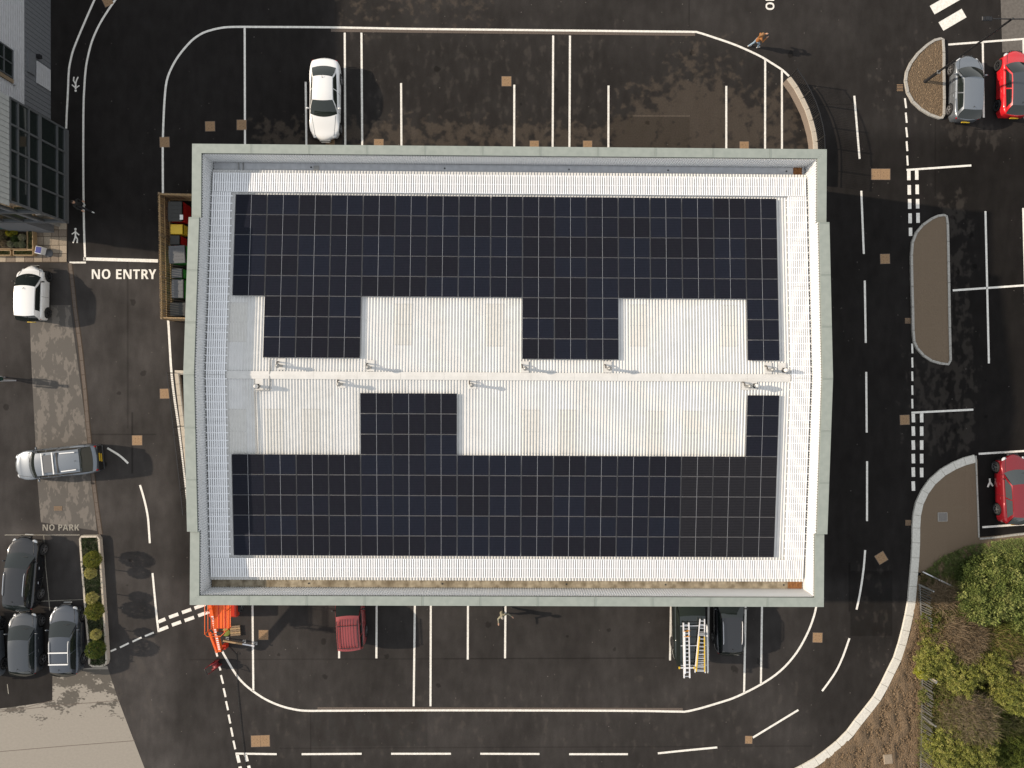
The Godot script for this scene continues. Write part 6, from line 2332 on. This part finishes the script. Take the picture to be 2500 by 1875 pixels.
func make_embankment():
	# rough brown earth behind the lower kerb, as relief
	var kp := [2234, 1405, 2229, 1440, 2224, 1480, 2217, 1520, 2208, 1560, 2196, 1600, 2180, 1640, 2160, 1680, 2136, 1718, 2108, 1752, 2080, 1786, 2045, 1820, 2005, 1850, 1960, 1882, 1920, 1905]
	var full := kp.duplicate()
	full.append_array([1960, 1960, 2680, 1960, 2680, 1300, 2500, 1316, 2420, 1322, 2330, 1345, 2260, 1395])
	var poly := poly2(full)
	var nz := FastNoiseLite.new()
	nz.seed = 4
	nz.frequency = 0.9
	nz.fractal_octaves = 4
	var s := mk(false)
	var bb := Rect2(poly[0], Vector2.ZERO)
	for p in poly: bb = bb.expand(p)
	var st := 0.16
	var nx := int(bb.size.x / st) + 1
	var nzn := int(bb.size.y / st) + 1
	var kl := poly2(kp)
	var y := func(p: Vector2):
		var near := 9.0
		for e in kl.size() - 1:
			near = minf(near, p.distance_to(Geometry2D.get_closest_point_to_segment(p, kl[e], kl[e + 1])))
		return minf(0.05 + near * 0.6, 0.14 + 0.2 * nz.get_noise_2d(p.x * 1.8, p.y * 0.9) + 0.07 * nz.get_noise_2d(p.x * 7.0, p.y * 7.0))
	for i in nx:
		for j in nzn:
			var p := bb.position + Vector2(i, j) * st
			if not Geometry2D.is_point_in_polygon(p + Vector2(st, st) * 0.5, poly): continue
			var q := [p, p + Vector2(0, st), p + Vector2(st, st), p + Vector2(st, 0)]
			var v := []
			for e in q: v.append(Vector3(e.x, y.call(e), e.y))
			quad(s, v[0], v[1], v[2], v[3])
	var em := put(s, "embankment", M.soil)
	tag(em, "rough brown earth bank behind the curved kerb", "", "", "structure")
	clods("earth_clods", em, poly2([2248, 1409, 2240, 1484, 2221, 1566, 2194, 1645, 2150, 1724, 2094, 1794, 2018, 1860, 1974, 1892, 1980, 1930, 2240, 1930, 2240, 1405]), 3600, 0.15, 0.08, [Color(0.165, 0.112, 0.066), Color(0.13, 0.088, 0.05), Color(0.19, 0.133, 0.08)], 305)
	# grass bank under the conifer
	var gp := poly2([2258, 1392, 2300, 1358, 2350, 1335, 2420, 1322, 2500, 1313, 2640, 1300, 2640, 1480, 2330, 1480, 2280, 1440])
	var g := struct_stuff("grass", "rough grass growing at the edge of the earth bank", "grass")
	scatter(g, gp, Vector3(0, 0.12, 0), 3, 9000, 0.16, [Color(0.204, 0.259, 0.083), Color(0.150, 0.204, 0.069), Color(0.273, 0.288, 0.123)], 401)
	var dg := struct_stuff("dry_grass", "tangled dry grass and bramble between the bushes", "grass")
	scatter(dg, poly2([2245, 1400, 2640, 1480, 2640, 1960, 2240, 1960]), Vector3(0, 0.1, 0), 3, 11000, 0.2, [Color(0.216, 0.162, 0.081), Color(0.135, 0.135, 0.047), Color(0.270, 0.216, 0.121), Color(0.095, 0.115, 0.034)], 402)
	scatter(dg, poly2([2262, 1560, 2640, 1560, 2640, 1960, 2262, 1960]), Vector3(0, 0.25, 0), 0, 7000, 0.1, [Color(0.068, 0.088, 0.019), Color(0.115, 0.135, 0.027), Color(0.135, 0.108, 0.041)], 403)
	var fea := [Color(0.16, 0.195, 0.055), Color(0.12, 0.15, 0.042), Color(0.22, 0.24, 0.08), Color(0.075, 0.1, 0.03)]
	var yel := [Color(0.24, 0.245, 0.055), Color(0.18, 0.195, 0.045), Color(0.3, 0.29, 0.085), Color(0.12, 0.135, 0.035)]
	var brn := [Color(0.176, 0.128, 0.081), Color(0.135, 0.101, 0.061), Color(0.230, 0.176, 0.115)]
	var mix := [Color(0.135, 0.135, 0.034), Color(0.189, 0.135, 0.068), Color(0.108, 0.128, 0.027)]
	bush(2462, 1425, 74, 2.6, 1, fea, "large feathery light green conifer nearest the maroon car", 501, 1.5)
	bush(2392, 1468, 52, 2.0, 1, fea, "feathery conifer limb below and left of the largest one", 502, 1.5)
	bush(2378, 1410, 44, 1.3, 1, [Color(0.081, 0.108, 0.030), Color(0.068, 0.095, 0.027)], "low dull green conifer against the grass bank", 503, 1.3)
	bush(2490, 1500, 40, 1.6, 1, fea, "feathery conifer at the right photo edge", 504, 1.2)
	bush(2300, 1455, 36, 0.9, 2, brn, "low brown bramble beside the fallen pipe", 505, 1.4)
	bush(2345, 1555, 58, 1.5, 2, brn, "wide bare brown thicket below the conifers", 506, 2.2)
	bush(2440, 1560, 56, 1.3, 2, mix, "bare twiggy thicket with yellow leaves at the right", 507, 2.0)
	bush(2275, 1525, 34, 1.0, 0, mix, "small yellow-green bush beside the upper fence", 508, 1.0)
	bush(2288, 1610, 48, 1.7, 0, yel, "yellow-green leafy bush left of the dark hollow", 509, 1.5)
	bush(2342, 1650, 46, 1.9, 0, yel, "round yellow-green bush touching the dark hollow", 510, 1.5)
	bush(2416, 1622, 44, 1.9, 0, yel, "round bright bush above the dark hollow", 511, 1.5)
	bush(2470, 1690, 54, 2.1, 0, yel, "large round bush right of the dark hollow", 512, 1.5)
	bush(2480, 1620, 36, 1.5, 2, brn, "reddish bare thicket at the right edge", 513, 2.0)
	bush(2360, 1755, 60, 1.9, 2, [Color(0.189, 0.149, 0.101), Color(0.149, 0.115, 0.074), Color(0.121, 0.121, 0.041)], "large grey-brown bare bush with swept twigs", 514, 3.0)
	bush(2322, 1822, 62, 1.9, 0, yel, "broad yellow-green bush at the bottom of the bank", 515, 1.6)
	bush(2385, 1830, 50, 1.8, 0, yel, "yellow-green bush below the grey-brown bare one", 516, 1.5)
	bush(2470, 1830, 46, 1.2, 0, [Color(0.068, 0.088, 0.019), Color(0.095, 0.115, 0.022)], "dark green bush in the bottom right shade", 517, 1.2)
	bush(2300, 1720, 34, 1.1, 0, mix, "small mixed bush beside the lower fence", 518, 1.0)
	bush(2250, 1640, 15, 0.9, 0, [Color(0.270, 0.270, 0.027), Color(0.216, 0.230, 0.027)], "tiny bright yellow bush at the fence post", 519, 1.5)
	bush(2296, 1858, 26, 0.8, 2, [Color(0.405, 0.324, 0.203), Color(0.324, 0.257, 0.149)], "straw coloured tussock at the bottom of the fence", 520, 2.5)
	var under := [Color(0.15, 0.165, 0.045), Color(0.19, 0.18, 0.07), Color(0.115, 0.13, 0.035), Color(0.18, 0.155, 0.08)]
	var spots := [[2285, 1490], [2320, 1500], [2290, 1560], [2365, 1600], [2300, 1680], [2400, 1590], [2455, 1590], [2280, 1760], [2300, 1790], [2270, 1700], [2440, 1780], [2420, 1760], [2480, 1760], [2275, 1830], [2350, 1480], [2445, 1510], [2330, 1440]]
	var words := ["beside the upper fence", "under the conifer limb", "above the yellow bush", "between the bright bushes", "below the yellow bush", "under the right thicket", "by the right photo edge thicket", "left of the bare bush", "below the lower fence bush", "behind the round post", "in the dark hollow's lower end", "in the middle of the dark hollow", "right of the dark hollow", "by the straw tussock", "left of the conifers", "between conifers and thicket", "below the fallen pipe"]
	for i in spots.size():
		bush(spots[i][0], spots[i][1], 26, 0.7, [0, 2, 1][i % 3], under, "low olive undergrowth " + words[i], 540 + i, 1.3)
	# palisade fence half buried in the growth
	var f := thing("palisade_fence", at(2247, 1600), 0, "old grey palisade fence half hidden in the bushes", "fence")
	var o := f.position
	var segs := [[2238, 1425, 2242, 1520], [2244, 1640, 2243, 1740], [2243, 1742, 2240, 1880]]
	var sp := mk()
	box(sp, Vector3(0, 0.62, 0), Vector3(0.02, 1.2, 0.06))
	var pm := fin(sp)
	for q in segs:
		var a := at(q[0], q[1]) - o
		var b := at(q[2], q[3]) - o
		var n := int((b - a).length() / 0.15)
		for i in n:
			var pl := put_mesh(pm, "pale", M.palisade, f)
			pl.position = a.lerp(b, (i + 0.5) / n)
			pl.rotation.x = rng.randf_range(-0.05, 0.05)
			pl.rotation.z = -0.12 + rng.randf_range(-0.06, 0.06)
		for yy in [0.3]:
			s = mk()
			bar(s, a + Vector3(0.03, yy, 0), b + Vector3(0.03, yy, 0), 0.04, 0.04)
			put(s, "rail", M.steel, f)
		s = mk()
		box(s, a + Vector3(0.06, 0.85, 0), Vector3(0.08, 1.7, 0.08))
		put(s, "post", M.steel, f)
	s = mk(false)
	var pc := at(2250, 1640) - o
	lathe(s, [Vector2(0.09, 0), Vector2(0.09, 1.5), Vector2(0.1, 1.52), Vector2(0, 1.56)], Transform3D(Basis.IDENTITY, pc), 12)
	put(s, "round_post", M.cap_stone, f)
	var pp := thing("fallen_pipe", at(2246, 1393), 0, "grey metal pipe barrier fallen across the grass edge", "pipe")
	var e1 := at(2346, 1441, 0.75) - pp.position
	var e0 := Vector3(0, 0.3, 0)
	s = mk(false)
	tube(s, [e0, e0.lerp(e1, 0.45)], 0.045, 8)
	put(s, "pipe_length", M.alu, pp)
	s = mk(false)
	tube(s, [e0.lerp(e1, 0.4) + Vector3(0.02, 0.05, 0.03), e1 + Vector3(0, 0.1, 0)], 0.06, 8)
	put(s, "pipe_length", M.alu, pp)
	for k in [0.02, 0.45, 0.95]:
		s = mk(false)
		var v := e0.lerp(e1, k)
		tube(s, [Vector3(v.x, 0, v.z), v], 0.035, 6)
		put(s, "support", M.steel, pp)
	# stone in the bank
	var stn := thing("inspection_slab", at(2168, 1853, 0.2), 0.1, "square concrete slab sunk in the rough earth", "slab")
	stn.position.y = 0.1
	s = mk()
	cbox(s, Vector3(0, 0.08, 0), Vector3(0.55, 0.16, 0.6), 0.03)
	put(s, "slab_top", M.slab_a, stn)

# ---------- people ----------
# bones: [from, to, r0, r1, colour]
func person(where: Vector3, turn: float, label: String, bones: Array, head: Vector3, hair_col: Color, skin: Color, hair_long: bool):
	var t := thing("person", Vector3(where.x, 0, where.z), turn, label, "person")
	var cell := 0.022
	var lo := Vector3(9, 9, 9)
	var hi := -lo
	for b in bones:
		for k in [0, 1]:
			var rr: float = b[2 + k]
			lo = lo.min(b[k] - Vector3.ONE * (rr + 0.06))
			hi = hi.max(b[k] + Vector3.ONE * (rr + 0.06))
	var nx := int((hi.x - lo.x) / cell) + 2
	var ny := int((hi.y - lo.y) / cell) + 2
	var nz := int((hi.z - lo.z) / cell) + 2
	var fld := PackedFloat32Array()
	fld.resize(nx * ny * nz)
	fld.fill(1.0)
	var sm := 0.035
	for b in bones:
		var a: Vector3 = b[0]
		var c: Vector3 = b[1]
		var r0: float = b[2]
		var r1: float = b[3]
		var ab := c - a
		var l2 := maxf(ab.length_squared(), 1e-6)
		var mx := maxf(r0, r1) + 0.08
		var p0 := ((a.min(c) - Vector3.ONE * mx - lo) / cell)
		var p1 := ((a.max(c) + Vector3.ONE * mx - lo) / cell)
		for i in range(maxi(0, int(p0.x)), mini(nx, int(p1.x) + 2)):
			for j in range(maxi(0, int(p0.y)), mini(ny, int(p1.y) + 2)):
				for k in range(maxi(0, int(p0.z)), mini(nz, int(p1.z) + 2)):
					var p := lo + Vector3(i, j, k) * cell
					var u := clampf((p - a).dot(ab) / l2, 0.0, 1.0)
					var d := (p - a - ab * u).length() - lerpf(r0, r1, u)
					var id := (i * ny + j) * nz + k
					var e := fld[id]
					var hh := clampf(0.5 + 0.5 * (e - d) / sm, 0.0, 1.0)
					fld[id] = lerpf(e, d, hh) - sm * hh * (1.0 - hh)
	var vid := {}
	var verts := []
	var cols := []
	for i in nx - 1:
		for j in ny - 1:
			for k in nz - 1:
				var msk := 0
				var acc := Vector3.ZERO
				var cnt := 0
				var f := []
				for q in 8:
					var v := fld[((i + (q & 1)) * ny + j + ((q >> 1) & 1)) * nz + k + ((q >> 2) & 1)]
					f.append(v)
					if v < 0: msk |= 1 << q
				if msk == 0 or msk == 255: continue
				for q in [[0, 1], [2, 3], [4, 5], [6, 7], [0, 2], [1, 3], [4, 6], [5, 7], [0, 4], [1, 5], [2, 6], [3, 7]]:
					var fa: float = f[q[0]]
					var fb: float = f[q[1]]
					if (fa < 0) == (fb < 0): continue
					var u := fa / (fa - fb)
					var pa := Vector3(q[0] & 1, (q[0] >> 1) & 1, (q[0] >> 2) & 1)
					var pb := Vector3(q[1] & 1, (q[1] >> 1) & 1, (q[1] >> 2) & 1)
					acc += pa.lerp(pb, u)
					cnt += 1
				vid[(i * ny + j) * nz + k] = verts.size()
				var p := lo + (Vector3(i, j, k) + acc / cnt) * cell
				verts.append(p)
				var best := 9.0
				var bc := Color.WHITE
				for b in bones:
					var ab: Vector3 = b[1] - b[0]
					var u := clampf((p - b[0]).dot(ab) / maxf(ab.length_squared(), 1e-6), 0, 1)
					var d: float = (p - b[0] - ab * u).length() - lerpf(b[2], b[3], u)
					if d < best:
						best = d
						bc = b[4]
				cols.append(bc)
	var s := mk(false)
	var emit := func(ids):
		for q in ids:
			s.set_color(cols[q])
			s.add_vertex(verts[q])
	for i in range(1, nx - 1):
		for j in range(1, ny - 1):
			for k in range(1, nz - 1):
				var f0 := fld[(i * ny + j) * nz + k]
				for ax in 3:
					var i2 := i + (1 if ax == 0 else 0)
					var j2 := j + (1 if ax == 1 else 0)
					var k2 := k + (1 if ax == 2 else 0)
					var f1 := fld[(i2 * ny + j2) * nz + k2]
					if (f0 < 0) == (f1 < 0): continue
					var ids := []
					for q in [[0, 0], [1, 0], [1, 1], [0, 1]]:
						var di: int = [0, -q[0], -q[0]][ax]
						var dj: int = [-q[0], 0, -q[1]][ax]
						var dkk: int = [-q[1], -q[1], 0][ax]
						ids.append(vid.get(((i + di) * ny + j + dj) * nz + k + dkk, -1))
					if ids.has(-1): continue
					var fl := (f0 < 0) != (ax == 1)
					if fl: emit.call([ids[0], ids[2], ids[1], ids[0], ids[3], ids[2]])
					else: emit.call([ids[0], ids[1], ids[2], ids[0], ids[2], ids[3]])
	var bm := StandardMaterial3D.new()
	bm.vertex_color_use_as_albedo = true
	bm.roughness = 0.8
	put(s, "body", bm, t)
	# hair
	s = mk(false)
	lathe(s, [Vector2(0, 0.125), Vector2(0.07, 0.11), Vector2(0.1, 0.05), Vector2(0.105, -0.02), Vector2(0.085, -0.06)], Transform3D(Basis(Vector3.RIGHT, 0.35), head + Vector3(0, 0.025, 0.02)), 14)
	if hair_long:
		tube(s, [head + Vector3(0, 0.05, 0.07), head + Vector3(0, -0.1, 0.12), head + Vector3(0, -0.3, 0.14)], 0.085, 10, 0.05)
	put(s, "hair", mat(hair_col.r, hair_col.g, hair_col.b, 0.6), t)
	# face
	s = mk(false)
	for e in [-1.0, 1.0]:
		lathe(s, [Vector2(0, -0.012), Vector2(0.013, 0), Vector2(0, 0.012)], Transform3D(Basis.IDENTITY, head + Vector3(e * 0.035, 0.0, -0.09)), 8)
	bar(s, head + Vector3(-0.025, -0.06, -0.085), head + Vector3(0.025, -0.06, -0.085), 0.01, 0.012)
	put(s, "eyes_and_mouth", mat(0.05, 0.025, 0.02, 0.5), t)
	return t

func fingers(bones: Array, wrist: Vector3, dir: Vector3, sidev: Vector3, skin: Color):
	var d := dir.normalized()
	var sv := (sidev - d * sidev.dot(d)).normalized()
	bones.append([wrist, wrist + d * 0.08, 0.03, 0.036, skin])
	for k in 4:
		var b := wrist + d * 0.09 + sv * (k - 1.5) * 0.021
		var len: float = [0.07, 0.082, 0.078, 0.06][k]
		bones.append([b, b + d * len + Vector3(0, -0.012, 0), 0.0125, 0.01, skin])
	bones.append([wrist + d * 0.02 + sv * -0.03, wrist + d * 0.07 - sv * 0.06, 0.014, 0.011, skin])

# figure faces local -z
func figure(where: Vector3, turn: float, label: String, h: float, top: Color, leg: Color, shoe: Color, hair: Color, stride: float, arm_l: Array, arm_r: Array, long_hair: bool, lean := 0.04):
	var skin := Color(0.42, 0.25, 0.17)
	var k := h / 1.75
	var B := []
	var hip := Vector3(0, 0.92, 0) * k
	var chest := Vector3(0, 1.3, -lean) * k
	var neck := Vector3(0, 1.47, -lean * 1.4) * k
	var head := Vector3(0, 1.63, -lean * 1.8 - 0.01) * k
	B.append([hip, hip.lerp(chest, 0.45), 0.135, 0.125, top])
	B.append([hip.lerp(chest, 0.45), chest, 0.125, 0.14, top])
	B.append([chest + Vector3(-0.13, 0.07, 0), chest + Vector3(0.13, 0.07, 0), 0.075, 0.075, top])
	B.append([chest, neck, 0.1, 0.055, top])
	B.append([neck, head, 0.05, 0.06, skin])
	B.append([head + Vector3(0, -0.03, -0.015), head + Vector3(0, 0.035, 0.005), 0.083, 0.095, skin])
	B.append([head + Vector3(0, -0.02, -0.085), head + Vector3(0, -0.035, -0.108), 0.012, 0.014, skin])
	for e in [-1.0, 1.0]:
		B.append([head + Vector3(e * 0.09, 0.0, 0), head + Vector3(e * 0.097, -0.03, 0.005), 0.016, 0.014, skin])
		var f: float = e * stride
		var hp := hip + Vector3(e * 0.09, -0.03, 0)
		var foot := Vector3(e * 0.1, 0.06, -f * 0.36) * k
		var knee := hp.lerp(foot, 0.5) + Vector3(0, 0.01, -0.05 - 0.04 * absf(stride))
		B.append([hp, knee, 0.088, 0.06, leg])
		B.append([knee, foot + Vector3(0, 0.04, 0), 0.06, 0.042, leg])
		B.append([foot + Vector3(0, -0.005, 0.04), foot + Vector3(0, -0.018, -0.15), 0.045, 0.038, shoe])
		var arm: Array = arm_l if e < 0 else arm_r
		var sh := chest + Vector3(e * 0.19, 0.07, 0)
		B.append([sh, sh + arm[0], 0.058, 0.045, top])
		B.append([sh + arm[0], sh + arm[0] + arm[1], 0.045, 0.032, top])
		fingers(B, sh + arm[0] + arm[1], arm[1], Vector3(1, 0, 0.3), skin)
	return person(where, turn, label, B, head, hair, skin, long_hair)

func make_people():
	figure(at(1838, 115), -PI / 2 + 0.2, "person in a rust brown jacket and blue jeans holding a camera", 1.72, Color(0.3, 0.12, 0.035), Color(0.24, 0.33, 0.42), Color(0.5, 0.45, 0.4), Color(0.22, 0.11, 0.04), 0.75, [Vector3(-0.06, -0.2, -0.14), Vector3(0.12, 0.16, -0.2)], [Vector3(0.06, -0.2, -0.14), Vector3(-0.12, 0.16, -0.2)], true)
	var cm := thing("handheld_camera", at(1838, 115), -PI / 2 + 0.2, "black camera raised by the person in the brown jacket", "camera")
	var s := mk()
	cbox(s, Vector3(0, 1.38, -0.46), Vector3(0.14, 0.09, 0.06), 0.01)
	put(s, "camera_body", M.black, cm)
	s = mk(false)
	lathe(s, [Vector2(0.035, 0), Vector2(0.038, 0.06), Vector2(0, 0.062)], Transform3D(Basis(Vector3.RIGHT, -PI / 2), Vector3(0, 1.38, -0.48)), 12)
	put(s, "lens", M.black, cm)
	figure(at(1226, 1485), PI + 0.5, "person in pale patterned top and black trousers below the parapet", 1.75, Color(0.26, 0.24, 0.17), Color(0.015, 0.015, 0.016), Color(0.03, 0.03, 0.03), Color(0.3, 0.28, 0.24), 0.7, [Vector3(-0.16, -0.18, -0.12), Vector3(-0.1, 0.02, -0.22)], [Vector3(0.16, -0.2, -0.1), Vector3(0.1, 0.0, -0.22)], false)
	figure(at(27, 925), PI / 2, "person in dark green top and pale trousers at the left edge", 1.75, Color(0.01, 0.04, 0.033), Color(0.36, 0.35, 0.36), Color(0.04, 0.03, 0.045), Color(0.05, 0.035, 0.025), 0.95, [Vector3(-0.05, -0.26, 0.08), Vector3(0, -0.2, -0.1)], [Vector3(0.05, -0.26, -0.1), Vector3(0, -0.18, -0.16)], false)
	figure(at(214, 508), -2.0, "person in black with white shoes striding along the footway line", 1.75, Color(0.012, 0.012, 0.014), Color(0.014, 0.014, 0.017), Color(0.55, 0.56, 0.54), Color(0.03, 0.02, 0.015), 1.0, [Vector3(-0.08, -0.25, 0.1), Vector3(0, -0.18, -0.14)], [Vector3(0.08, -0.25, -0.1), Vector3(0, -0.12, -0.2)], false)

func _ready():
	rng.seed = 20240
	# camera: drone straight above the roof
	var cam := Camera3D.new()
	cam.name = "camera"
	add_child(cam)
	cam.transform = Transform3D(cam_basis * Basis(Vector3.RIGHT, -PI / 2), Vector3(0, CAM_H, 0))
	cam.fov = rad_to_deg(2.0 * atan(937.5 / F))
	cam.near = 0.5
	cam.far = 600.0
	cam.current = true
	# low winter sun from the left, clear sky
	var env := Environment.new()
	env.background_mode = Environment.BG_SKY
	var sky := Sky.new()
	var sm := ProceduralSkyMaterial.new()
	sm.sky_top_color = Color(0.7, 0.715, 0.735)
	sm.sky_horizon_color = Color(0.88, 0.88, 0.87)
	sm.sky_curve = 0.15
	sm.ground_bottom_color = Color(0.12, 0.11, 0.1)
	sm.ground_horizon_color = Color(0.5, 0.54, 0.58)
	sm.sun_angle_max = 1.0
	sky.sky_material = sm
	env.sky = sky
	env.background_energy_multiplier = 1.12
	env.tonemap_mode = Environment.TONE_MAPPER_LINEAR
	env.tonemap_exposure = 1.42
	env.sdfgi_enabled = true
	env.ssao_enabled = true
	env.ssil_enabled = true
	var we := WorldEnvironment.new()
	we.name = "world_environment"
	we.environment = env
	add_child(we)
	var sun := DirectionalLight3D.new()
	sun.name = "sun"
	add_child(sun)
	var el := deg_to_rad(25.5)
	var az := deg_to_rad(7.6)
	var dir := Vector3(cos(az) * cos(el), -sin(el), sin(az) * cos(el))
	sun.look_at_from_position(Vector3.ZERO, dir, Vector3.UP)
	sun.light_energy = 1.22
	sun.light_color = Color(1.0, 0.93, 0.84)
	sun.light_angular_distance = 1.0
	sun.shadow_enabled = true
	make_materials()
	make_ground()
	make_building()
	make_neighbour()
	make_walls()
	make_bins()
	make_vehicles()
	make_lift()
	make_lamp_post()
	make_planters()
	make_embankment()
	make_people()
